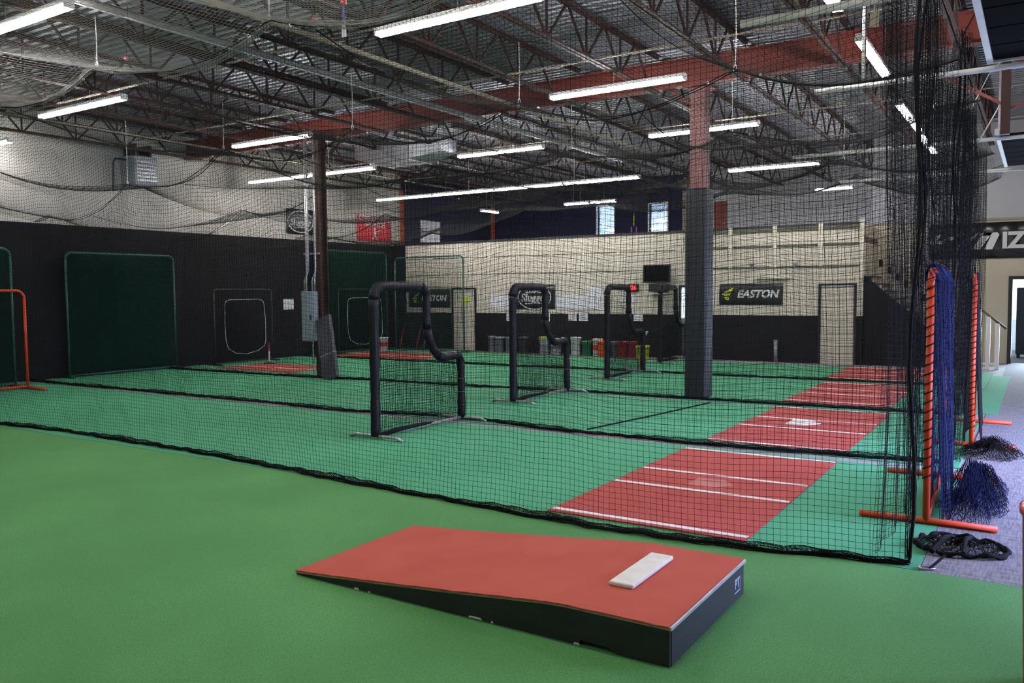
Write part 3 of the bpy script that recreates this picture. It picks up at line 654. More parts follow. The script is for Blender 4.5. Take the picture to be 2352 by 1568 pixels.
def lane_pos(L, seed):
    def fn(u, v):
        zt = ztop(u, L['base'], L['left'], L['sag'], L['ph'])
        yb = interp(u, L['xs'], L['ys'])
        yy = yb + (L['y'] - yb) * v
        bil = np.sin(PI * np.clip(v, 0, 1))
        yy = yy + bil * (0.07 * np.sin(1.1 * u + seed) + 0.035 * np.sin(3.3 * u + 1.7 * seed + 3 * v)) + 0.012 * np.sin(9 * u + 5 * v + seed)
        xx = u + 0.03 * np.sin(2.1 * v * 4 + 1.3 * u + seed) * bil + 0.02 * np.sin(2.7 * u + seed)
        zz = zt * v + 0.022 * bil * np.sin(3.9 * u + 2 * seed + 4 * v) + 0.012 * np.sin(7.3 * u + seed) * bil
        return np.stack([xx, yy, np.maximum(zz, 0.02)], axis=-1)
    return fn
NAMES = ['nearest black net wall, hanging in front of the first batting lane', 'second black net wall, between the first and second batting lanes', 'third black net wall, beside the padded column', 'fourth black net wall, before the farthest batting lane']
for i, L in enumerate(LANES):
    t = thing('batting_net', NAMES[i], 'net', (-10, L['y'], 0), 'net walls between the lanes')
    fn = lane_pos(L, i * 1.9 + 0.4)
    x0, x1 = -19.35, (-0.72, -0.80, -1.02, -1.18)[i]
    net('netting', fn, x0, x1, int((x1 - x0) / CELL), 0, 1, int(L['base'] / CELL), 110, 16, (0.00165, 0.0017, 0.0018, 0.0018)[i], m_net, t)
    us = np.linspace(x0, x1, 180)
    bp = fn(us, np.zeros_like(us)); bp[:, 2] = 0.026 + 0.006 * np.sin(us * 9); bp[:, 1] += 0.012 * np.sin(us * 5.3)
    MB().tube(bp, 0.012 + 0.005 * np.abs(np.sin(us * 3.1)), 6).build('bottom_rope', m_rope, t, smooth=True)
    # slack net lying along the foot, bunched
    def slack(u, v, fn=fn): 
        p = fn(u, np.zeros_like(u)); s = v * 2 * PI
        p = p + np.stack([0.02 * np.sin(13 * u + 3 * s), (0.042 + 0.018 * np.sin(1.7 * u)) * np.cos(s) - 0.01, 0.035 + (0.026 + 0.012 * np.sin(2.9 * u)) * np.sin(s) + 0.008 * np.sin(21 * u)], axis=-1); p[..., 2] = np.maximum(p[..., 2] - 0.02, 0.012); return p
    net('slack_netting', slack, x0, x1, int((x1 - x0) / 0.03), 0, 1, 14, 220, 8, 0.0027, m_net, t)
    tp = fn(us, np.ones_like(us)); MB().tube(tp, 0.007, 5).build('top_rope', m_rope, t, smooth=True)
    MB().tube([(x1 - 0.01 + 0.022 * math.sin(1.1 * k), float(interp(x1, L['xs'], L['ys'])) + 0.04 * math.sin(k), 0.03 + (L['base'] - 0.1) * k / 14) for k in range(15)], [0.008 + 0.006 * abs(math.sin(1.7 * k)) for k in range(15)], 6).build('edge_rope', m_rope, t, smooth=True)

# roof nets, slung between the tops of the net walls
def roof_pos(La, Lb, ya, yb, sag, seed, zoff=0.0):
    def fn(u, v):
        za = ztop(u, La['base'], La['left'], La['sag'], La['ph']); zb = ztop(u, Lb['base'], Lb['left'], Lb['sag'], Lb['ph'])
        z = za * (1 - v) + zb * v - sag * np.sin(PI * v) * (0.8 + 0.35 * np.sin(0.9 * u + seed)) + 0.03 * np.sin(2.3 * u + 4 * v) + zoff
        return np.stack([u + 0.03 * np.sin(3 * v + u), ya + (yb - ya) * v + 0.05 * np.sin(1.4 * u + seed), z], axis=-1)
    return fn
front = dict(base=5.35, sag=0.3, left=0.0, ph=1.1); back = dict(base=4.75, sag=0.3, left=0.8, ph=0.0)
RL = [front] + LANES + [back]; RY = [2.2, 6.2, 10.1, 14.05, 18.25, 22.2]
RN = ['pale sagging roof net at the top left, before the nearest net wall', 'sagging roof net over the nearest batting lane', 'sagging roof net over the second batting lane', 'sagging roof net over the third batting lane', 'sagging roof net over the farthest batting lane']
for i in range(5):
    t = thing('roof_net', RN[i], 'net', (-10, (RY[i] + RY[i + 1]) / 2, 4.2), 'roof nets over the lanes')
    fn = roof_pos(RL[i], RL[i + 1], RY[i], RY[i + 1], 0.22 if i == 0 else 0.34, i * 2.3)
    x0, x1 = -19.3, -0.8
    net('netting', fn, x0, x1, int((x1 - x0) / 0.05), 0, 1, int((RY[i + 1] - RY[i]) / 0.05), 110, 10, 0.0021 if i == 0 else 0.0018, m_net_lit if i == 0 else m_net_roof, t)
    us = np.linspace(x0, x1, 120)
    MB().tube(fn(us, np.ones_like(us)), 0.007, 5).build('edge_rope', m_net_lit if i == 0 else m_rope, t, smooth=True)
    if i == 0:
        def band(u, v, fn=fn):
            p = fn(u, np.ones_like(u)); sgm = v * 2 * PI
            return p + np.stack([0.015 * np.sin(17 * u + 3 * sgm), (0.04 + 0.012 * np.sin(3 * u)) * np.cos(sgm), (0.03 + 0.01 * np.sin(5 * u)) * np.sin(sgm)], axis=-1)
        net('gathered_border', band, x0, x1, int((x1 - x0) / 0.035), 0, 1, 12, 200, 8, 0.0022, m_net_lit, t)
    # folds where the net is pinched along y
    for q, hx in enumerate([h + RL[i + 1]['ph'] for h in HANG[1:-1]]):
        vv = np.linspace(0, 1, 14); MB().tube(fn(np.full_like(vv, hx), vv), 0.006, 5).build('seam_rope', m_net_lit if i == 0 else m_rope, t, smooth=True)

# cords with clips that hold the nets up
cord_n = 0
for i, L in enumerate(LANES):
    hs = [h + L['ph'] for h in HANG if -18 < h + L['ph'] < -1.2]
    for j, hx in enumerate(hs):
        z = float(ztop(np.array([hx]), L['base'], L['left'], L['sag'], L['ph'])[0])
        lab = '%s white hanging cord from the left wall along the %s net wall' % (ORD[j], ('nearest', 'second', 'third', 'fourth')[i])
        t = thing('hanging_cord', lab, 'cord', (hx, L['y'], z), 'cords holding up the nets')
        MB().tube([(hx, L['y'], z + 0.05), (hx + 0.01, L['y'], (z + ZB) / 2), (hx, L['y'], ZB)], 0.006, 5).build('cord', m_cord, t)
        MB().tube([(hx + 0.02 * math.cos(a), L['y'], z + 0.02 + 0.04 * math.sin(a)) for a in np.linspace(0, 2 * PI, 12, endpoint=False)], 0.007, 5, closed=True).build('clip', m_white_paint, t)
        for dx in (-0.35, 0.3):
            zz = z - 0.10; MB().lathe([(0.004, -0.02), (0.018, -0.012), (0.018, 0.012), (0.004, 0.02)], (hx + dx, L['y'] + 0.02, zz), 7).build('clip', m_white_paint, t)

# end nets and gathered curtains at the walkway
def end_pos(xc, y0, y1, zt, fold, nf, seed):
    def fn(u, v):
        yy = y0 + (y1 - y0) * u
        xx = xc + fold * np.sin(u * nf * 2 * PI + seed) * (0.35 + 0.65 * v) + 0.05 * np.sin(3 * v + 5 * u + seed)
        return np.stack([xx, yy + 0.03 * np.sin(6 * v + seed), np.maximum(0.03, v * (zt - 0.3 * np.sin(PI * u)))], axis=-1)
    return fn
ENDS = [(-0.98, 6.35, 10.1, 4.8, 0.06, 7, 'black end net closing the nearest lane along the walkway'), (-0.94, 10.2, 14.0, 4.6, 0.07, 7, 'black end net closing the second lane along the walkway'), (-0.98, 14.2, 18.2, 4.6, 0.08, 8, 'black end net closing the third lane along the walkway')]
for k, (xc, y0, y1, zt, fo, nf, lab) in enumerate(ENDS):
    t = thing('end_net', lab, 'net', (xc, (y0 + y1) / 2, 0), 'end nets along the walkway')
    net('netting', end_pos(xc, y0, y1, zt, fo, nf, k), 0, 1, int((y1 - y0) / CELL), 0, 1, int(zt / CELL), 90, 16, 0.0017, m_net, t)
def bunch_pos(cx, cy, zt, w0, w1, nf, seed, topx):
    def fn(u, v):
        wd = w0 + (w1 - w0) * np.sin(PI * np.clip(v, 0, 1)) ** 0.8
        a = u * nf * 2 * PI
        xx = cx + topx * v + (u - 0.5) * wd * 0.9 + 0.25 * wd * np.sin(a + seed) 
        yy = cy + 0.45 * wd * np.cos(a * 0.83 + 1.3 * seed) + 0.05 * np.sin(4 * v + seed)
        return np.stack([xx, yy, np.maximum(0.03, v * zt - 0.06 * np.sin(a * 0.5))], axis=-1)
    return fn
BUN = [(-0.75, 6.40, 4.9, 0.05, 0.09, 2, 12, 0.05, 'tight gathered black net hanging at the corner of the nearest lane'),
       (-0.90, 9.2, 4.9, 0.10, 0.22, 4, 34, -0.06, 'gathered black net curtain behind the first orange screen'),
       (-0.80, 10.35, 4.7, 0.14, 0.30, 5, 40, 0.02, 'wide gathered black net curtain between the two orange screens'),
       (-1.02, 14.4, 4.6, 0.14, 0.26, 5, 40, 0.04, 'farthest gathered black net curtain by the stairs')]
for k, (cx, cy, zt, w0, w1, nf, ns, tx, lab) in enumerate(BUN):
    t = thing('gathered_net', lab, 'net', (cx, cy, 0), 'gathered net curtains')
    net('netting', bunch_pos(cx, cy, zt, w0, w1, nf, k * 1.3, tx), 0, 1, ns, 0, 1, int(zt / 0.055), nf * 10, 18, 0.0021, m_net, t)
    MB().tube([(cx + tx * q / 20 + 0.035 * math.sin(0.8 * q), cy + 0.03 * math.sin(1.3 * q), 0.04 + zt * q / 20) for q in range(21)], 0.007, 5).build('edge_rope', m_rope, t, smooth=True)
    MB().tube([(cx + tx, cy, zt - 0.02), (cx + tx + 0.25, cy + 0.05, (zt + ZB) / 2 + 0.1), (cx + tx + 0.55, cy + 0.1, ZB)], 0.007, 5).build('tie_cord', m_cord if k % 2 else m_rope, t)

# net piles on the carpet
def pile_pos(cx, cy, rx, ry, h, seed, rough):
    def fn(u, v):
        a = u * 2 * PI; r = v
        n = 1 + rough * (0.5 * np.sin(3 * a + seed) + 0.4 * np.sin(5 * a + 2 * seed) * v + 0.3 * np.sin(9 * a + 7 * v + seed))
        x = cx + rx * r * np.cos(a) * n; y = cy + ry * r * np.sin(a) * n
        z = 0.03 + h * np.maximum(0, 1 - r ** 1.6) * (0.75 + 0.4 * np.sin(4 * a + 6 * v + seed)) + 0.02 * np.sin(17 * a + 11 * v)
        return np.stack([x, y, np.maximum(z, 0.014)], axis=-1)
    return fn
t = thing('net_pile', 'heap of navy blue net lying at the foot of the first orange screen', 'net', (-0.48, 8.3, 0.0))
for q in range(4): net('netting', pile_pos(-0.47 + 0.03 * q, 8.0 + 0.25 * q, 0.22 - 0.01 * q, 0.45, 0.40 - 0.05 * q, q * 1.7, 0.28), 0, 1, 56, 0.04, 1, 14, 60, 12, 0.0026, m_net_blue if q != 2 else m_net, t)
t = thing('net_pile', 'flat loop of black net with a thick rope edge on the carpet corner', 'net', (-0.45, 6.85, 0.0))
fnp = pile_pos(-0.46, 6.90, 0.30, 0.26, 0.04, 2.1, 0.10)
net('netting', fnp, 0, 1, 44, 0.02, 1, 11, 60, 10, 0.0022, m_net, t)
us = np.linspace(0, 1, 60, endpoint=False); e = fnp(us, np.ones_like(us)); e[:, 2] = 0.035 + 0.012 * np.sin(us * 60)
MB().tube(e, 0.019 + 0.007 * np.sin(us * 90), 6, closed=True).build('edge_rope', m_rope, t, smooth=True)
MB().tube([(-0.62, 6.62, 0.04), (-0.56, 6.86, 0.09), (-0.52, 7.06, 0.05)], 0.02, 6).build('strap', m_rope, t)
MB().tube([(-0.42, 6.64, 0.05), (-0.42, 6.86, 0.10), (-0.40, 7.07, 0.06)], 0.018, 6).build('strap', m_rope, t)
t = thing('net_pile', 'dark net bundle on the carpet below the farther orange screen', 'net', (-0.5, 11.1, 0.0))
for q in range(2): net('netting', pile_pos(-0.47 + 0.06 * q, 11.0 + 0.1 * q, 0.30, 0.42, 0.16, 3.1 + q, 0.2), 0, 1, 54, 0.03, 1, 12, 50, 10, 0.0028, m_net, t)
t = thing('carabiner', 'small silver carabiner clipped to the corner of the nearest net', 'carabiner', (-0.62, 6.27, 0))
MB().tube([(-0.62 + 0.05 * math.cos(a) * (1.0 if math.sin(a) > 0 else 0.8) + 0.02 * math.sin(a), 6.27 + 0.028 * math.sin(a), 0.02) for a in np.linspace(0, 2 * PI, 16, endpoint=False)], 0.007, 6, closed=True).build('body', m_galv, t, smooth=True)
MB().tube([(-0.60, 6.255, 0.02), (-0.56, 6.33, 0.05), (-0.52, 6.42, 0.08)], 0.01, 6).build('leash', m_rope, t)

# ================================================================== SCREENS
def arcpts(c, r, a0, a1, n=6, x=0.0):
    return [(x, c[0] + r * math.cos(a0 + (a1 - a0) * i / n), c[1] + r * math.sin(a0 + (a1 - a0) * i / n)) for i in range(n + 1)]
def wob(mb, pts, r, n=10, amp=0.004):
    P = np.asarray(pts, float); Q = []
    for a, b in zip(P[:-1], P[1:]):
        k = max(1, int(np.linalg.norm(b - a) / 0.09)); Q += [a + (b - a) * i / k for i in range(k)]
    Q.append(P[-1]); Q = np.array(Q); rr = r + amp * np.sin(np.arange(len(Q)) * 1.9) + amp * 0.6 * np.sin(np.arange(len(Q)) * 0.7)
    return mb.tube(Q, rr, n)
def l_screen(x, y, label, sc=1.0):
    t = thing('pitching_screen', label, 'screen', (x, y + 0.97 * sc, 0), 'padded L-shaped pitching screens')
    W = lambda pts: [(x + p[0], y + p[1] * sc, p[2] * (1.0 if sc == 1 else 1.0)) for p in pts]
    R = 0.066
    wob(MB(), W([(0, 0, 0.05), (0, 0, 1.86)]), R).build('post_pad', m_vinyl, t, smooth=True)
    wob(MB(), W(arcpts((0.17, 1.87), 0.17, PI, PI / 2) + [(0, 0.95, 2.035)]), R + 0.004).build('top_pad', m_vinyl, t, smooth=True)
    wob(MB(), W(arcpts((0.98, 1.90), 0.13, PI / 2, 0) + [(0, 1.115, 1.44)]), R - 0.004, amp=0.008).build('throat_pad', m_vinyl, t, smooth=True)
    wob(MB(), W([(0, 1.115, 1.46), (0, 1.15, 1.30), (0, 1.25, 1.13), (0, 1.38, 1.03)]), R - 0.008, amp=0.008).build('throat_pad', m_vinyl, t, smooth=True)
    wob(MB(), W([(0, 1.36, 1.03), (0, 1.50, 0.99), (0, 1.78, 1.01)]), R - 0.002).build('shelf_pad', m_vinyl, t, smooth=True)
    wob(MB(), W(arcpts((1.80, 0.88), 0.13, PI / 2, 0, 4) + [(0, 1.94, 0.05)]), R - 0.004).build('post_pad', m_vinyl, t, smooth=True)
    MB().tube(W([(0, 0.0, 0.055), (0, 1.94, 0.055)]), 0.024, 8).build('base_bar', m_galv, t, smooth=True)
    for yy in (0.0, 1.94):
        MB().tube([(x - 0.45, y + yy * sc, 0.016), (x - 0.36, y + yy * sc, 0.055), (x + 0.36, y + yy * sc, 0.055), (x + 0.45, y + yy * sc, 0.016)], 0.022, 8).build('foot', m_galv, t, smooth=True)
    def fn(u, v):                      # fill the L outline
        yy = u
        top = np.where(yy < 1.11, 2.03, np.where(yy < 1.38, 1.40 - (yy - 1.11) * 1.4, 1.0))
        return np.stack([x + 0.05 * np.sin(PI * v) * np.sin(2 * u + 1), y + yy * sc, 0.05 + (top - 0.05) * v], axis=-1)
    net('netting', fn, 0.03, 1.92, 46, 0, 1, 0, 10, 14, 0.0022, m_net, t)
    # horizontal strands, each cut at the outline
    rows = MB()
    for k in range(1, 44):
        z = 0.05 + k * 0.046; ye = 1.92 if z < 0.98 else (1.38 - (z - 1.0) / 1.4 if z < 1.4 else 1.10)
        if z > 2.0: continue
        ys = np.linspace(0.03, ye, 9)
        rows.tube([(x + 0.04 * math.sin(PI * z / 2.05) * math.sin(2 * q + 1), y + q * sc, z + 0.012 * math.sin(3 * q)) for q in ys], 0.0018, 3, cap=False)
    rows.build('netting', m_net, t)
    # lower doubled net skirt
    net('net_skirt', lambda u, v: np.stack([x - 0.03 + 0.03 * np.sin(5 * u), y + u * sc, 0.05 + 0.93 * v + 0.02 * np.sin(4 * u)], axis=-1), 0.03, 1.92, 50, 0, 1, 26, 16, 8, 0.0025, m_net, t)
    MB().tube(W([(0, 0.02, 0.05), (0, 0.5, 0.075), (0, 1.0, 0.07), (0, 1.35, 0.06)]), [0.03, 0.036, 0.03, 0.012], 7).build('net_hem', m_rope, t, smooth=True)
    for k in range(9):
        z = 0.25 + k * 0.2 if k < 4 else 0; 
        if k < 4: MB().tube([(x + 0.066 * math.cos(a), y + (1.94 + 0.066 * math.sin(a)) * sc, z) for a in np.linspace(0, 2 * PI, 10, endpoint=False)], 0.005, 4, closed=True).build('lace', m_handrail, t)
l_screen(-7.40, 8.20, 'nearest and largest black padded L-shaped pitching screen')
l_screen(-7.70, 12.08, 'second black padded L-shaped pitching screen, before the dark oval-logo banner')
l_screen(-7.95, 16.30, 'third black padded L-shaped pitching screen, left of the yellow bucket')
l_screen(-8.50, 20.62, 'farthest black padded L-shaped pitching screen, beside the glazed door')

def frame_screen(name, label, x, y0, y1, zt, r, mf, mn, cell, tw, group, feet=True, footlen=0.5, axis='y', bulge=0.06, corner=0.16, flip=1, skew=0.0):
    """upright tube frame with rounded upper corners in the plane x=const (axis y) or y=const (axis x)"""
    c = (x, (y0 + y1) / 2, 0) if axis == 'y' else ((y0 + y1) / 2, x, 0)
    t = thing(name, label, 'screen', c, group)
    def S(p): return (x + p[0] + skew * (p[1] - y0) / (y1 - y0), p[1], p[2]) if axis == 'y' else (p[1], x + p[0], p[2])
    q = corner
    left = [(0, y0, 0.03), (0, y0, zt - q)]; tl = [(0, y0 + q - q * math.cos(a), zt - q + q * math.sin(a)) for a in np.linspace(0, PI / 2, 6)]
    tr = [(0, y1 - q + q * math.sin(a), zt - q + q * math.cos(a)) for a in np.linspace(0, PI / 2, 6)]
    MB().tube([S(p) for p in left], r, 8).build('post', mf, t, smooth=True)
    MB().tube([S(p) for p in [(0, y1, zt - q), (0, y1, 0.03)]], r, 8).build('post', mf, t, smooth=True)
    MB().tube([S(p) for p in tl + tr], r, 8).build('top_bar', mf, t, smooth=True)
    MB().tube([S(p) for p in [(0, y0, 0.06), (0, y1, 0.06)]], r * 0.85, 8).build('bottom_bar', mf, t, smooth=True)
    if feet:
        for yy in (y0, y1):
            MB().tube([S((-footlen, yy, 0.035)), S((footlen, yy, 0.035))], r, 8).build('foot', mf, t, smooth=True)
    def fn(u, v):
        a = bulge * np.sin(PI * u) * np.sin(PI * np.clip(v * 0.9 + 0.05, 0, 1)) * flip
        Y = y0 + 0.02 + (y1 - y0 - 0.04) * u; Z = 0.07 + (zt - 0.09) * v
        X = x + a + 0.01 * np.sin(14 * u + 5 * v) + skew * u
        return np.stack([X, Y, Z], axis=-1) if axis == 'y' else np.stack([Y, X, Z], axis=-1)
    net('netting', fn, 0, 1, int((y1 - y0) / cell), 0, 1, int(zt / cell), 14, 14, tw, mn, t)
    return t
GG = 'tall green backstop screens by the left wall'
def backing(t, x, y0, y1, zt, axis='y'):
    """dense inner screen cloth of the backstop: a second finer net"""
    def fn(u, v):
        a = -0.03 + 0.05 * np.sin(PI * u) * v
        Y = y0 + 0.03 + (y1 - y0 - 0.06) * u; Z = 0.12 + 0.05 * np.sin(PI * u) + (zt - 0.2) * v
        return np.stack([x + a, Y, Z], axis=-1) if axis == 'y' else np.stack([Y, x + a, Z], axis=-1)
    net('inner_netting', fn, 0, 1, int((y1 - y0) / 0.02), 0, 1, int(zt / 0.02), 6, 6, 0.0032, m_net_green, t)
t = frame_screen('backstop_screen', 'large square green backstop screen standing alone against the black wall', -19.25, 10.74, 13.60, 2.96, 0.026, m_green_frame, m_net_green, 0.04, 0.003, GG, footlen=0.2); backing(t, -19.25, 10.74, 13.60, 2.96)
t = frame_screen('backstop_screen', 'green backstop screen cut off by the left edge, behind the orange screen', -18.55, 6.9, 9.16, 2.96, 0.028, m_green_frame, m_net_green, 0.04, 0.003, GG, footlen=0.2); backing(t, -18.55, 6.9, 9.16, 2.96)
t = frame_screen('backstop_screen', 'green backstop screen right behind the brown column', -19.15, 18.75, 21.9, 3.32, 0.026, m_green_frame, m_net_green, 0.04, 0.003, GG, footlen=0.2); backing(t, -19.15, 18.75, 21.9, 3.32)
t = frame_screen('backstop_screen', 'green backstop screen standing across the far left corner, before the cream wall', 21.85, -18.72, -15.82, 3.14, 0.028, m_green_frame, m_net_green, 0.036, 0.0026, GG, axis='x', footlen=0.3)
frame_screen('orange_screen', 'orange tube screen at the left edge with one splayed foot', -17.85, 6.9, 9.06, 2.06, 0.030, m_orange, m_net, 0.045, 0.0016, 'orange tube screens', footlen=0.70)
GO = 'orange tube screens'
t = frame_screen('orange_screen', 'nearer orange tube screen at the walkway, draped in navy net', -0.75, 7.50, 9.45, 2.10, 0.028, m_orange, m_net_blue, 0.042, 0.0019, GO, footlen=0.51, bulge=0.05, skew=-0.06)
def drape(u, v):
    Y = 7.55 + 1.85 * u; X = -0.715 - 0.07 * np.clip((v - 0.94) / 0.06, 0, 1) + (0.085 * (1 - v) ** 1.2) * (0.75 + 0.3 * np.sin(7 * u)) + 0.015 * np.sin(30 * u + 4 * v) - 0.07 * u
    return np.stack([X, Y - 0.05, 0.05 + 2.10 * v], axis=-1)
net('draped_netting', drape, 0, 1, 56, 0, 1, 52, 50, 16, 0.0026, m_net_blue, t)
net('draped_netting', lambda u, v: drape(u, v) + np.stack([0.03 + 0.03 * np.sin(11 * u), 0.02 * np.sin(9 * v), 0 * u], axis=-1), 0, 1, 50, 0, 1, 48, 50, 16, 0.0026, m_net_blue, t)
net('net_hood', lambda u, v: np.stack([-0.75 - 0.06 * u + 0.05 * np.cos(PI * v), 7.56 + 1.9 * u, 2.02 + 0.13 * np.sin(PI * v)], axis=-1), 0, 1, 110, 0, 1, 14, 20, 8, 0.0026, m_net_blue, t)
pts = [(-0.75 + 0.034 * math.cos(a), 7.50 + 0.034 * math.sin(a), 0.35 + 1.7 * a / (2 * PI * 22)) for a in np.linspace(0, 2 * PI * 22, 264)]
MB().tube(pts, 0.005, 4).build('lacing', m_rope, t)
t = frame_screen('orange_screen', 'farther orange tube screen at the walkway with black net', -0.67, 11.48, 13.60, 2.10, 0.028, m_orange, m_net, 0.042, 0.0019, GO, footlen=0.47, bulge=0.03, skew=-0.10)
net('draped_netting', lambda u, v: np.stack([-0.65 + 0.02 * np.sin(9 * u) - 0.10 * u + 0.08 * (1 - v) ** 1.5, 11.45 + 2.1 * u, 0.05 + 2.09 * v], axis=-1), 0, 1, 60, 0, 1, 60, 40, 14, 0.0028, m_net, t)
net('draped_netting', lambda u, v: np.stack([-0.71 - 0.03 * np.sin(7 * u) - 0.10 * u - 0.03 * (1 - v), 11.5 + 2.05 * u, 0.05 + 2.02 * v], axis=-1), 0, 1, 56, 0, 1, 56, 40, 14, 0.0028, m_net, t)
pts = [(-0.67 + 0.034 * math.cos(a), 11.48 + 0.034 * math.sin(a), 0.2 + 1.8 * a / (2 * PI * 26)) for a in np.linspace(0, 2 * PI * 26, 260)]
MB().tube(pts, 0.006, 4).build('lacing', m_rope, t)

# soft toss nets with white roped openings
def toss(x, y0, y1, label):
    t = frame_screen('toss_net', label, x, y0, y1, 2.08, 0.022, m_dgreen_frame, m_net, 0.05, 0.0016, 'toss nets with white rope openings', footlen=0.3, corner=0.08, bulge=-0.12)
    w = y1 - y0
    pts = [(0.17, 1.68), (0.19, 1.76), (0.26, 1.80), (0.5, 1.80), (0.76, 1.80), (0.83, 1.76), (0.85, 1.66), (0.87, 1.2), (0.87, 0.62), (0.84, 0.46), (0.72, 0.33), (0.52, 0.26), (0.34, 0.30), (0.21, 0.44), (0.17, 0.7), (0.16, 1.2)]
    MB().tube([(x + 0.03, y0 + a * w, z) for a, z in pts], 0.009, 6, closed=True).build('opening_rope', m_cord, t, smooth=True)
    net('pocket', lambda u, v: np.stack([x + 0.03 - 0.22 * np.sin(PI * u) * np.sin(PI * v), y0 + w * (0.2 + 0.64 * u), 0.36 + 1.4 * v], axis=-1), 0, 1, 28, 0, 1, 32, 10, 10, 0.002, m_net, t)
toss(-18.95, 14.60, 16.60, 'dark framed toss net with a white roped opening, left of the paper sheet')
toss(-18.82, 19.20, 21.55, 'toss net with a white roped opening behind the nearest padded screen')

# ================================================================== MOUND, MATS, PLATE
t = thing('pitching_mound', 'portable pitching mound with red turf top and black plywood sides', 'pitching mound', (-2.9, 4.55, 0.012))
Z0 = 0.013
prof = [(-4.29, 0.035), (-3.97, 0.060), (-3.55, 0.095), (-2.92, 0.152), (-2.57, 0.188), (-2.30, 0.213), (-2.18, 0.220), (-1.56, 0.221)]
YA, YC = 3.92, 5.18
def sidepoly(yy, top_off, z0, notch=False):
    top = [(x, yy, z + top_off) for x, z in prof]
    bot = [(-1.56, yy, z0), (-1.86, yy, z0)]
    if notch: bot += [(-1.86, yy, z0 + 0.012), (-1.90, yy, z0 + 0.012), (-1.90, yy, z0 + 0.028), (-2.08, yy, z0 + 0.03), (-2.09, yy, z0)]
    return top + bot + [(-4.29, yy, z0)]
MB().prism(sidepoly(YA, -0.012, Z0, True), (0, 0.018, 0)).build('side_panel', m_black_ply, t)
MB().prism(sidepoly(YC - 0.018, -0.012, Z0), (0, 0.018, 0)).build('side_panel', m_black_ply, t)
ep = MB().box(-1.578, YA + 0.019, Z0, -1.556, YC - 0.019, 0.207).build('end_panel', m_black_ply, t)
MB().box(-4.29, YA + 0.019, Z0, -4.272, YC - 0.019, 0.02).build('toe_panel', m_black_ply, t)
def topslab(o0, o1, inset):
    p = [(x, YA + inset, z + o1) for x, z in prof] + [(x, YA + inset, z + o0) for x, z in reversed(prof)]
    return MB().prism(p, (0, YC - YA - 2 * inset, 0))
topslab(-0.012, 0.002, -0.003).build('deck_board', m_ply_edge, t)
tp = MB()
n = len(prof); NY = 26; vv = []; ff = []
fx = np.interp(np.linspace(0, 1, 60), np.linspace(0, 1, n), [p[0] for p in prof]); fz = np.interp(np.linspace(0, 1, 60), np.linspace(0, 1, n), [p[1] for p in prof])
for i in range(60):
    for j in range(NY + 1):
        e = 0.004 * math.sin(i * 2.3) + 0.003 * math.sin(i * 5.1) if j in (0, NY) else 0
        vv.append((fx[i], YA - 0.012 + (YC - YA + 0.024) * j / NY + e * (1 if j else -1), fz[i] + 0.011 + (0.0 if 0 < j < NY else -0.003)))
for i in range(59):
    for j in range(NY): ff.append((i * (NY + 1) + j, (i + 1) * (NY + 1) + j, (i + 1) * (NY + 1) + j + 1, i * (NY + 1) + j + 1))
k0 = len(vv); 
tp.add(vv, ff); 
tp.prism([(x, YA - 0.010, z + 0.002) for x, z in prof] + [(x, YA - 0.010, z + 0.0095) for x, z in reversed(prof)], (0, YC - YA + 0.020, 0))
tp.build('turf_top', m_clay, t)
MB().box(-1.560, YA - 0.004, 0.209, -1.548, YC + 0.004, 0.226).build('edge_strip', m_alu, t)
rb = MB().bbox(-2.09, 4.300, 0.2315, -1.935, 4.925, 0.258, 0.006).build('pitching_rubber', m_rubber_white, t); tag(rb, 'white rubber slab')
lg = MB(); fr = ((-1.5555, 5.035, 0.105), (0, 1, 0), (0, 0, 1))
text_into(lg, 'PT', 0.085, ((-1.5555, 5.03, 0.115), (0, 1, 0), (0, 0, 1)), bold=0.002, depth=0.001)
poly2d(lg, [(-0.055, -0.045), (0.055, -0.045), (0.055, -0.038), (-0.055, -0.038)], fr, 0.001)
poly2d(lg, [(0.05, -0.038), (0.055, -0.038), (0.055, 0.05), (0.05, 0.05)], fr, 0.001)
lg.build('logo_print', m_logo, ep)
for (cx, w_, z) in ((-3.73, 0.022, 0.018), (-3.62, 0.012, 0.016), (-2.78, 0.052, 0.022), (-2.66, 0.008, 0.02), (-2.10, 0.02, 0.019)):
    MB().prism([(cx - w_, YA - 0.0015, z - 0.006), (cx + w_, YA - 0.0015, z - 0.006), (cx + w_ * 0.6, YA - 0.0015, z + 0.007), (cx - w_ * 0.8, YA - 0.0015, z + 0.005)], (0, 0.001, 0)).build('paint_chip', m_line, t)

def batting_mat(x0, x1, y0, y1, lines, label, mat=m_clay_mat, alongx=True):
    t = thing('batting_mat', label, 'mat', ((x0 + x1) / 2, (y0 + y1) / 2, 0.010), 'clay red batting mats')
    MB().box(x0, y0, 0.0105, x1, y1, 0.022).build('mat_sheet', mat, t)
    for ly in lines: MB().box(x0 + 0.01, ly - 0.032, 0.0222, x1 - 0.01, ly + 0.032, 0.0236).build('painted_line', m_line, t)
    return t
t1 = batting_mat(-3.63, -1.87, 6.24, 9.66, (6.34, 7.60, 8.32, 9.61), 'nearest red batting mat with four white lines, in front lane')
pl = MB().prism([(-2.92, 7.80, 0.0221), (-2.70, 7.76, 0.0221), (-2.50, 7.95, 0.0221), (-2.64, 8.14, 0.0221), (-2.92, 8.14, 0.0221)], (0, 0, 0.0008)).build('worn_plate_mark', pm('worn_mat', (0.40, 0.11, 0.09), (0.46, 0.15, 0.12), 5, 0.9), t1)
batting_mat(-3.62, -1.90, 10.30, 13.86, (10.37, 11.72, 12.60, 13.84 - 0.03), 'red batting mat carrying the white home plate')
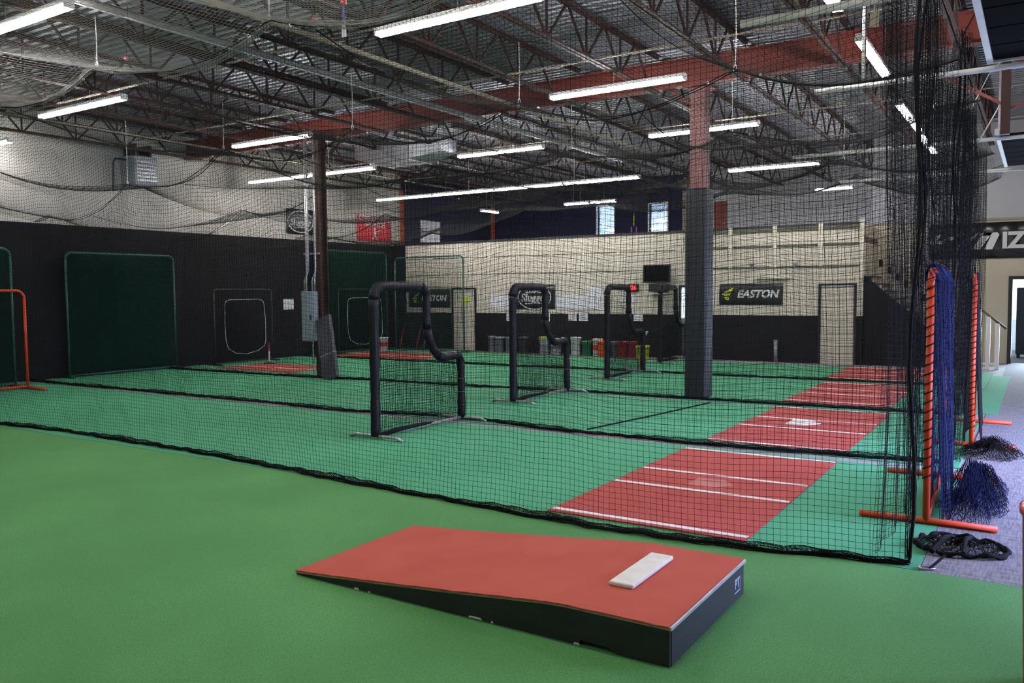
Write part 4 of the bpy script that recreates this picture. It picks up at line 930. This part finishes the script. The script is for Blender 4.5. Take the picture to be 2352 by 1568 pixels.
batting_mat(-3.75, -2.02, 14.55, 18.08, (14.80, 15.95, 16.80, 17.85), 'red batting mat in the third lane, just right of the padded column foot')
batting_mat(-3.95, -2.10, 18.75, 21.74, (18.90, 19.90, 20.75, 21.65), 'farthest red batting mat, before the black stair side')
batting_mat(-18.3, -15.5, 14.15, 15.75, (14.85,), 'red mat under the batting tee by the left wall')
batting_mat(-18.7, -15.2, 18.7, 20.6, (19.6,), 'red mat at the far left behind the leaning pad')
hp = thing('home_plate', 'white home plate lying on the second red batting mat', 'home plate', (-2.82, 12.26, 0.024))
MB().prism([(-3.04, 12.03, 0.0225), (-2.80, 12.03, 0.0225), (-2.60, 12.27, 0.0225), (-2.80, 12.51, 0.0225), (-3.04, 12.51, 0.0225)], (0, 0, 0.012)).build('plate_slab', m_rubber_white, hp)
MB().prism([(-3.02, 12.06, 0.0345), (-2.81, 12.06, 0.0345), (-2.63, 12.27, 0.0345), (-2.81, 12.48, 0.0345), (-3.02, 12.48, 0.0345)], (0, 0, 0.003)).build('plate_face', m_rubber_white, hp)
tag(MB().tube([(-5.30, 10.25, 0.02), (-5.0, 12.0, 0.02), (-4.75, 13.75, 0.02)], 0.012, 6).build('floor_cord', m_rope), 'thin black cord lying across the second lane turf', 'cord')

# batting tee
t = thing('batting_tee', 'small batting tee with red and blue tip on the left red mat', 'batting tee', (-17.95, 15.93, 0.02))
MB().lathe([(0.16, 0.0), (0.165, 0.02), (0.15, 0.035), (0.04, 0.05), (0.03, 0.07)], (-17.95, 15.6, 0.023), 18).build('base', m_dark, t)
MB().lathe([(0.024, 0), (0.024, 0.30)], (-17.95, 15.6, 0.09), 10).build('stem', m_white_pl, t)
MB().lathe([(0.022, 0), (0.030, 0.01), (0.030, 0.15), (0.022, 0.16)], (-17.95, 15.6, 0.38), 10).build('sleeve', m_red, t)
MB().lathe([(0.022, 0), (0.034, 0.05), (0.036, 0.08)], (-17.95, 15.6, 0.54), 10).build('tip', m_blue_pl, t)

# ================================================================== WALL ITEMS
XD, ZD = (1, 0, 0), (0, 0, 1); YD = (0, 1, 0)
def banner(name, label, fr, wd, ht, mat, th=0.006, wav=0.006, n=16):
    """slightly rippled sheet, centre at fr origin"""
    o, xd, yd = [V(*q) for q in fr]; nd = np.cross(xd, yd)
    t = thing(name, label, 'banner', tuple(o - yd * ht / 2))
    v = []; f = []
    for i in range(n + 1):
        for j in range(5):
            a = (i / n - 0.5) * wd; b = (j / 4 - 0.5) * ht
            v.append(o + a * xd + b * yd + nd * (0.012 + th + wav * math.sin(i * 1.7 + j * 0.9) * (1 if 0 < j < 4 else 0.6)))
    k = len(v); v += [q - nd * th for q in v]
    for i in range(n):
        for j in range(4):
            a = i * 5 + j; f.append((a, a + 5, a + 6, a + 1)); f.append((k + a, k + a + 1, k + a + 6, k + a + 5))
    for i in range(n): f.append((i * 5, k + i * 5, k + i * 5 + 5, i * 5 + 5)); f.append((i * 5 + 4, i * 5 + 9, k + i * 5 + 9, k + i * 5 + 4))
    for j in range(4): f.append((j, j + 1, k + j + 1, k + j)); f.append((n * 5 + j, k + n * 5 + j, k + n * 5 + j + 1, n * 5 + j + 1))
    bs = MB().add(v, f).build('banner_sheet', mat, t, smooth=True)
    for sx in (-1, 1):
        for sy in (-1, 1):
            p = o + sx * (wd / 2 - 0.03) * xd + sy * (ht / 2 - 0.03) * yd + nd * (0.022 + th)
            MB().tube([p, p + nd * 0.006], 0.012, 8).build('grommet', m_galv, bs)
    return bs, (o + nd * (0.020 + th + wav), xd, yd)
def shift(fr, a, b): return (fr[0] + a * fr[1] + b * fr[2], fr[1], fr[2])
def slugger(t, fr, s):
    mb = MB()
    ring2d(mb, 0.62 * s, 0.40 * s, 0.035 * s, fr)
    text_into(mb, 'LOUISVILLE', 0.13 * s, shift(fr, 0, 0.17 * s), bold=0.004 * s)
    text_into(mb, 'Slugger', 0.34 * s, shift(fr, 0, -0.03 * s), shear=0.1, bold=0.010 * s)
    poly2d(mb, [(-0.34 * s, -0.225 * s), (0.36 * s, -0.205 * s), (0.36 * s, -0.18 * s), (-0.34 * s, -0.20 * s)], fr)
    ob = mb.build('lettering', m_print_white, t); tag(ob, 'white oval logo with lettering')
t, fr = banner('logo_banner', 'black banner with white oval logo, on the white left wall behind the conduits', ((XL, 18.30, 4.18), YD, ZD), 1.14, 0.78, m_vinyl_banner); slugger(t, fr, 0.86)
t, fr = banner('logo_banner', 'black banner with white oval logo, on the back wall behind the second padded screen', ((-13.57, YB, 1.78), XD, ZD), 1.52, 0.76, m_vinyl_banner); slugger(t, fr, 1.0)
def easton(t, fr, s):
    mb = MB()
    text_into(mb, 'EASTON', 0.29 * s, shift(fr, 0.19 * s, 0.0), shear=0.25, bold=0.011 * s, sx=1.02)
    mb.build('lettering', m_print_white, t)
    mb = MB(); g_ = shift(fr, -0.66 * s, 0)
    poly2d(mb, [(-0.10 * s, 0.06 * s), (0.20 * s, 0.21 * s), (0.14 * s, 0.10 * s), (-0.02 * s, 0.03 * s)], g_)
    poly2d(mb, [(-0.13 * s, 0.03 * s), (-0.04 * s, 0.01 * s), (0.10 * s, 0.03 * s), (0.07 * s, -0.03 * s), (-0.05 * s, -0.04 * s), (-0.14 * s, 0.0)], g_)
    poly2d(mb, [(-0.10 * s, -0.06 * s), (0.0, -0.07 * s), (0.06 * s, -0.07 * s), (0.04 * s, -0.18 * s), (-0.04 * s, -0.14 * s)], g_)
    mb.build('wing_mark', m_print_lime, t)
t, fr = banner('logo_banner', 'black banner reading EASTON with yellow wing mark, right of the padded column', ((-6.68, YB, 1.83), XD, ZD), 1.74, 0.58, m_vinyl_banner); easton(t, fr, 0.98)
t, fr = banner('logo_banner', 'dark banner reading EASTON in the far left corner behind the green screen', ((-17.8, YB, 1.75), XD, ZD), 1.80, 0.62, m_green_banner); easton(t, fr, 0.95)
t, fr = banner('team_banner', 'red banner with white batter silhouette high on the left wall', ((XL, 21.70, 4.17), YD, ZD), 1.74, 0.88, m_red_banner, wav=0.012)
mb = MB(); text_into(mb, 'COMPLETE GAME', 0.235, shift(fr, 0, 0.33), bold=0.008, sx=0.86); text_into(mb, 'FASTPITCH', 0.23, shift(fr, 0.0, 0.13), bold=0.008, sx=0.9); mb.build('lettering', m_print_white, t)
mb = MB(); g_ = shift(fr, 0.0, -0.2)
mb_pts = [(-0.03, 0.13), (0.01, 0.15), (0.05, 0.12), (0.12, 0.10), (0.30, 0.16), (0.31, 0.18), (0.12, 0.14), (0.08, 0.16), (0.05, 0.17)]
poly2d(mb, [(-0.06, -0.02), (0.05, -0.03), (0.07, 0.10), (0.0, 0.14), (-0.07, 0.09)], g_)
poly2d(mb, [(0.03, 0.06), (0.09, 0.08), (0.32, 0.16), (0.32, 0.175), (0.07, 0.11)], g_)
poly2d(mb, [(-0.06, -0.02), (0.0, -0.02), (-0.04, -0.10), (-0.14, -0.19), (-0.17, -0.18), (-0.08, -0.09)], g_)
poly2d(mb, [(0.0, -0.03), (0.05, -0.03), (0.10, -0.12), (0.12, -0.20), (0.08, -0.20), (0.06, -0.12)], g_)
ring2d(mb, 0.045, 0.05, 0.044, shift(g_, 0.0, 0.185), n=14)
mb.build('batter_silhouette', m_print_white, t)
t, fr = banner('logo_banner', 'long wrinkled black banner reading MIZUNO on the cream wall above the doorway', ((0.55, 24.68, 3.17), XD, ZD), 6.2, 0.92, m_vinyl_banner, wav=0.028, n=60)
mb = MB(); fr = shift(fr, 0, 0.0); fr = (fr[0] - np.array([0, 0.015, 0]), fr[1], fr[2])
text_into(mb, 'IZUNO', 0.56, shift(fr, -1.42, -0.03), bold=0.022, align='LEFT', sx=1.0)
for k in range(2): poly2d(mb, [(-2.50 + 0.40 * k, -0.23), (-2.30 + 0.40 * k, -0.23), (-1.92 + 0.30 * k, 0.20), (-2.12 + 0.30 * k, 0.20)], fr)
poly2d(mb, [(-2.12, 0.20), (-1.98, 0.20), (-2.06, 0.10), (-2.20, 0.10)], fr)
poly2d(mb, [(-1.86, 0.20), (-1.52, 0.20), (-1.47, 0.14), (-1.62, -0.23), (-1.80, -0.23), (-1.66, 0.11), (-1.92, 0.14)], fr)
poly2d(mb, [(-2.95, -0.03), (-2.28, 0.25), (-2.20, 0.20), (-2.55, 0.03), (-2.80, -0.07)], fr)
poly2d(mb, [(-3.08, -0.02), (-2.98, 0.14), (-2.80, 0.20), (-2.86, 0.05), (-2.96, -0.08)], fr)
mb.build('lettering', m_print_white, t)

def paper(label, fr, wd, ht, grp='papers on the walls', rows=3, mat=None):
    o, xd, yd = [V(*q) for q in fr]
    t = thing('paper_sheet', label, 'paper', tuple(o - yd * ht / 2), grp)
    mb = MB(); poly2d(mb, [(-wd / 2, -ht / 2), (wd / 2, -ht / 2), (wd / 2, ht / 2), (-wd / 2, ht / 2)], fr, 0.016); sh = mb.build('sheet', mat or m_paper, t)
    if rows:
        nd = np.cross(xd, yd); mb = MB()
        for k in range(rows):
            b = ht * (0.3 - 0.6 * k / max(1, rows - 1)); a = wd * (0.30 if k % 2 else 0.38); poly2d(mb, [(-a, b - ht * 0.03), (a, b - ht * 0.03), (a, b + ht * 0.03), (-a, b + ht * 0.03)], (o + nd * 0.0162, xd, yd), 0.001)
        mb.build('print', m_paper_print, sh)
YP = YB - 0.013
paper('square white paper on the black left wall near the breaker box', ((XL + 0.031, 17.72, 1.63), YD, ZD), 0.40, 0.32, rows=0)
paper('small white paper on the black band, left of the second padded screen', ((-14.5, YP, 1.13), XD, ZD), 0.26, 0.24)
paper('small white paper on the black band, seen through the second padded screen throat', ((-13.15, YP, 1.14), XD, ZD), 0.28, 0.24)
paper('left one of a pair of small white papers on the black band', ((-12.2, YP, 1.16), XD, ZD), 0.28, 0.23)
paper('right one of a pair of small white papers on the black band', ((-11.82, YP, 1.16), XD, ZD), 0.30, 0.24)
paper('small white paper on the black band, right of the third padded screen', ((-10.0, YP, 1.18), XD, ZD), 0.29, 0.24)
paper('wide white poster sheet between the lime note door and the dark oval-logo banner', ((-14.85, YB - 0.001, 1.61), XD, ZD), 0.90, 0.46, rows=0)
paper('wide white poster sheet just right of the dark oval-logo banner', ((-12.23, YB - 0.001, 1.62), XD, ZD), 1.10, 0.46, rows=0)
paper('tall white poster sheet left of the third padded screen top', ((-11.42, YB - 0.001, 1.72), XD, ZD), 0.50, 0.69, rows=0)
paper('narrow white poster sheet under the red digit clock', ((-10.33, YB - 0.001, 1.70), XD, ZD), 0.5, 0.18, rows=0)
paper('lime green note stuck on the left cream door', ((-16.29, YB - 0.0, 1.69), XD, ZD), 0.32, 0.19, rows=0, mat=m_lime_note)
wbd = thing('whiteboard', 'white board hanging on the navy loft wall', 'whiteboard', (XL, 24.8, 3.85))
MB().box(XL + 0.0, 24.25, 3.85, XL + 0.025, 25.40, 4.62).build('board', m_paper, wbd)
MB().box(XL, 24.22, 3.82, XL + 0.03, 25.43, 3.85).box(XL, 24.22, 4.62, XL + 0.03, 25.43, 4.65).box(XL, 24.22, 3.85, XL + 0.03, 24.25, 4.62).box(XL, 25.40, 3.85, XL + 0.03, 25.43, 4.62).build('board_frame', m_galv, wbd)
rbn = thing('trophy_ribbons', 'purple and yellow ribbons hanging between the loft windows', 'ribbon', (-13.15, 28.97, 4.1))
for dx, mt in ((-0.1, 'purple_ribbon'), (0.1, 'purple_ribbon')): MB().box(-13.0 + dx - 0.03, 28.95, 4.05, -13.0 + dx + 0.03, 28.97, 4.38).build('ribbon_tail', pm('purple_ribbon', (0.25, 0.06, 0.32), rough=0.6), rbn)
MB().tube([(-13.0, 28.95, 4.4), (-13.0, 28.95, 4.9)], 0.025, 6).build('ribbon_cord', m_print_lime, rbn)

# digit clock
t = thing('digit_clock', 'small scoreboard clock with glowing red digits on the back wall', 'clock', (-10.2, YB - 0.05, 1.96))
MB().bbox(-10.42, YB - 0.06, 1.93, -9.98, YB - 0.001, 2.15, 0.008).build('clock_case', m_dark, t)
mb = MB(); text_into(mb, '9:26', 0.19, ((-10.2, YB - 0.062, 2.04), XD, ZD), bold=0.008, depth=0.002, sx=1.0); mb.build('digits', m_led, t)
# tv on bracket with box below
t = thing('wall_television', 'black television on a bracket high on the back wall', 'television', (-9.3, YB - 0.2, 2.15))
MB().bbox(-9.73, YB - 0.30, 2.18, -8.90, YB - 0.22, 2.70, 0.012).build('bezel', m_dark, t)
MB().box(-9.69, YB - 0.304, 2.22, -8.94, YB - 0.2995, 2.66).build('screen_glass', pm('dark_glass', (0.004, 0.004, 0.005), rough=0.15), t)
MB().box(-9.42, YB - 0.22, 2.34, -9.22, YB - 0.001, 2.54).build('bracket', m_dark, t)
MB().bbox(-9.55, YB - 0.28, 1.92, -9.05, YB - 0.001, 2.14, 0.01).build('player_shelf', m_dark, t)
tag(MB().box(-9.60, YB - 0.26, 1.855, -9.10, YB - 0.001, 1.885).build('wall_shelf', m_white_paint), 'thin white wall shelf below the television', 'shelf')
# emergency light
t = thing('emergency_light', 'twin-headed emergency light above the right EASTON banner', 'light', (-6.1, YB, 2.3))
MB().bbox(-6.56, YB - 0.09, 2.24, -5.62, YB - 0.001, 2.34, 0.01).build('light_box', m_batten, t)
for x in (-6.62, -5.48):
    MB().lathe([(0.02, -0.07), (0.06, -0.03), (0.075, 0.02), (0.06, 0.03)], (x, YB - 0.12, 2.64), 12).build('lamp_head', m_galv, t)
    MB().tube([(x, YB - 0.12, 2.62), (x * 0.9 - 0.61, YB - 0.06, 2.45), (x * 0.8 - 1.22, YB - 0.05, 2.34)], 0.012, 6).build('arm', m_galv, t)
t = thing('outlet_stub', 'short pale blue pipe standing at the foot of the black band', 'pipe', (-5.96, YB - 0.1, 0))
MB().tube([(-5.96, YB - 0.09, 0.011), (-5.98, YB - 0.07, 0.57)], 0.05, 10).build('pipe', m_blue_grey, t, smooth=True)
MB().tube([(-5.98, YB - 0.07, 0.55), (-5.98, YB - 0.07, 0.60)], 0.058, 10).build('cap', m_blue_grey, t)

# buckets and bins at the back wall
def bucket(x, y, r, h, mat, label, handle=True, band=None, lid=None):
    t = thing('bucket', label, 'bucket', (x, y, 0.01), 'buckets along the back wall')
    bb = MB().lathe([(r * 0.84, 0.0), (r * 0.86, 0.01), (r * 0.97, h - 0.05), (r * 1.03, h - 0.045), (r * 1.03, h), (r * 0.95, h), (r * 0.93, h - 0.04), (r * 0.8, 0.03)], (x, y, 0.011), 18).build('bucket_body', mat, t, smooth=True)
    if handle: MB().tube([(x + r * 1.04 * math.cos(a), y - 0.02 - 0.6 * r * math.sin(a), 0.011 + h - 0.03 - 0.35 * r * math.sin(a)) for a in np.linspace(0, PI, 9)], 0.006, 5).build('bail_handle', m_galv, bb)
    if band: MB().lathe([(r * 0.93, 0), (r * 0.975, h * 0.3)], (x, y, 0.011 + h * 0.35), 18).build('label_band', band, bb)
    if lid: MB().lathe([(r * 1.05, -0.02), (r * 1.06, 0.01), (r * 0.9, 0.02)], (x, y, 0.011 + h), 18).build('lid', lid, bb)
    return t
YBK = 22.2
bucket(-14.95, YBK, 0.13, 0.52, m_grey_pl, 'grey bin at the left end of the bucket row, beside the cream door')
bucket(-14.66, YBK, 0.17, 0.50, m_grey_pl, 'grey bin second from the left end of the bucket row')
bucket(-14.25, YBK, 0.17, 0.50, m_grey_pl, 'grey bin third from the left end, cut by the second padded screen post')
bucket(-13.75, YBK, 0.17, 0.52, pm('dark_plastic', (0.05, 0.05, 0.055), rough=0.5), 'dark grey bin just right of the second padded screen post')
bucket(-12.98, YBK, 0.18, 0.52, m_white_pl, 'white bucket seen under the second padded screen throat', lid=m_print_lime)
bucket(-12.58, YBK, 0.18, 0.50, m_white_pl, 'white bucket behind the second padded screen shelf', band=m_grey_pl)
bucket(-11.88, YBK, 0.17, 0.55, m_white_pl, 'white bucket left of the green bucket')
bucket(-11.50, YBK, 0.17, 0.45, m_green_pl, 'green bucket in the row along the back wall')
bucket(-11.15, YBK, 0.16, 0.52, m_white_pl, 'white bucket with a red band, right of the green bucket', band=m_red)
bucket(-10.90, 22.0, 0.13, 0.48, m_orange_pl, 'orange bucket left of the third padded screen post')
bucket(-10.58, YBK, 0.12, 0.46, m_grey_pl, 'grey bucket seen through the third padded screen')
bucket(-10.32, YBK, 0.17, 0.46, m_red, 'left one of two red buckets inside the third padded screen')
bucket(-10.0, YBK, 0.15, 0.46, m_red, 'right one of two red buckets inside the third padded screen')
t = bucket(-9.12, 20.9, 0.19, 0.45, m_yellow_pl, 'bright yellow bucket beside the farthest padded screen')
MB().tube([(-9.12, 20.9, 0.3), (-9.10, 20.9, 0.62)], 0.018, 6).build('paddle_shaft', m_white_pl, t)
MB().obox((-9.14, 20.9, 0.60), (-8.98, 20.88, 0.84), 0.10, 0.03).build('paddle_blade', m_paper, t)
bucket(-18.55, 21.0, 0.17, 0.45, m_white_pl, 'white bucket with red band in the far left corner', band=m_red)
for i, (bx, col, nm) in enumerate(((-18.85, m_red, 'red baseball bat leaning left of the far left bucket'), (-18.1, m_red, 'red baseball bat leaning right of the far left bucket'), (-17.8, m_grey_pl, 'grey baseball bat leaning in the far left corner'))):
    t = thing('baseball_bat', nm, 'bat', (bx, 22.2, 0.01), 'bats leaning on the back wall')
    MB().tube([(bx, 22.2, 0.02), (bx, 22.28, 0.3), (bx, 22.36, 0.55), (bx, 22.52, 0.85)], [0.034, 0.033, 0.022, 0.013], 10).build('barrel', col, t, smooth=True)
    MB().tube([(bx, 22.515, 0.84), (bx, 22.525, 0.87)], 0.022, 8).build('knob', m_dark, t)

# ================================================================== STAIRS
t = thing('staircase', 'staircase with solid black side climbing along the cream wall', 'staircase', (-2.4, 23.3, 0))
RUN, RISE, NS, XB = 0.212, 0.19, 12, -1.28
MB().prism([(-1.27, 22.66, 0), (-1.27, 22.66, 0.06), (-3.80, 22.66, 2.30), (-3.80, 22.66, 0)], (0, 0.06, 0)).build('side_panel', m_black_wall, t)
for i in range(NS):
    x = XB - RUN * i; z = RISE * (i + 1)
    MB().box(x - RUN, 22.72, z - 0.04, x + 0.025, 24.0, z).build('tread', m_dark, t)
    MB().box(x - 0.02, 22.72, z - RISE, x, 24.0, z - 0.04).build('riser', m_cream_wall, t)
    if i > 1: MB().box(x - 0.15, 24.66, z + 0.28, x - 0.06, 24.698, z + 0.46).build('wall_block', m_black_wall, t)
MB().tube([(-1.30, 22.78, 1.53), (-0.66, 22.78, 0.98)], 0.028, 8).build('handrail', m_handrail, t, smooth=True)
for i, (x, zt) in enumerate(((-1.22, 1.44), (-1.03, 1.26), (-0.84, 1.10))):
    MB().bbox(x - 0.045, 22.74, 0.0, x + 0.045, 22.82, zt, 0.006).build('baluster', m_white_paint, t)
MB().box(-1.24, 22.76, 0.10, -0.82, 22.80, 0.16).build('bottom_rail', m_white_paint, t)

# view through the far doorway
t = thing('storage_locker', 'tall dark locker standing outside the open doorway', 'locker', (0.3, 27.2, -0.03))
MB().bbox(-0.55, 26.8, 0.10, 0.65, 27.5, 1.95, 0.02).build('locker_body', pm('locker_navy', (0.02, 0.022, 0.04), rough=0.5), t)
for x in (-0.48, 0.56): MB().box(x - 0.04, 26.85, -0.03, x + 0.04, 26.95, 0.10).build('leg', m_dark, t)

# red bin at the right edge
t = thing('red_bin', 'red plastic bin at the right edge of the picture, close to the camera', 'bin', (0.225, 4.62, 0.012))
MB().lathe([(0.24, 0.0), (0.25, 0.01), (0.272, 0.86), (0.285, 0.865), (0.285, 0.90), (0.262, 0.90), (0.255, 0.86), (0.235, 0.03)], (0.225, 4.62, 0.0125), 32).build('bin_body', m_bin, t, smooth=True)
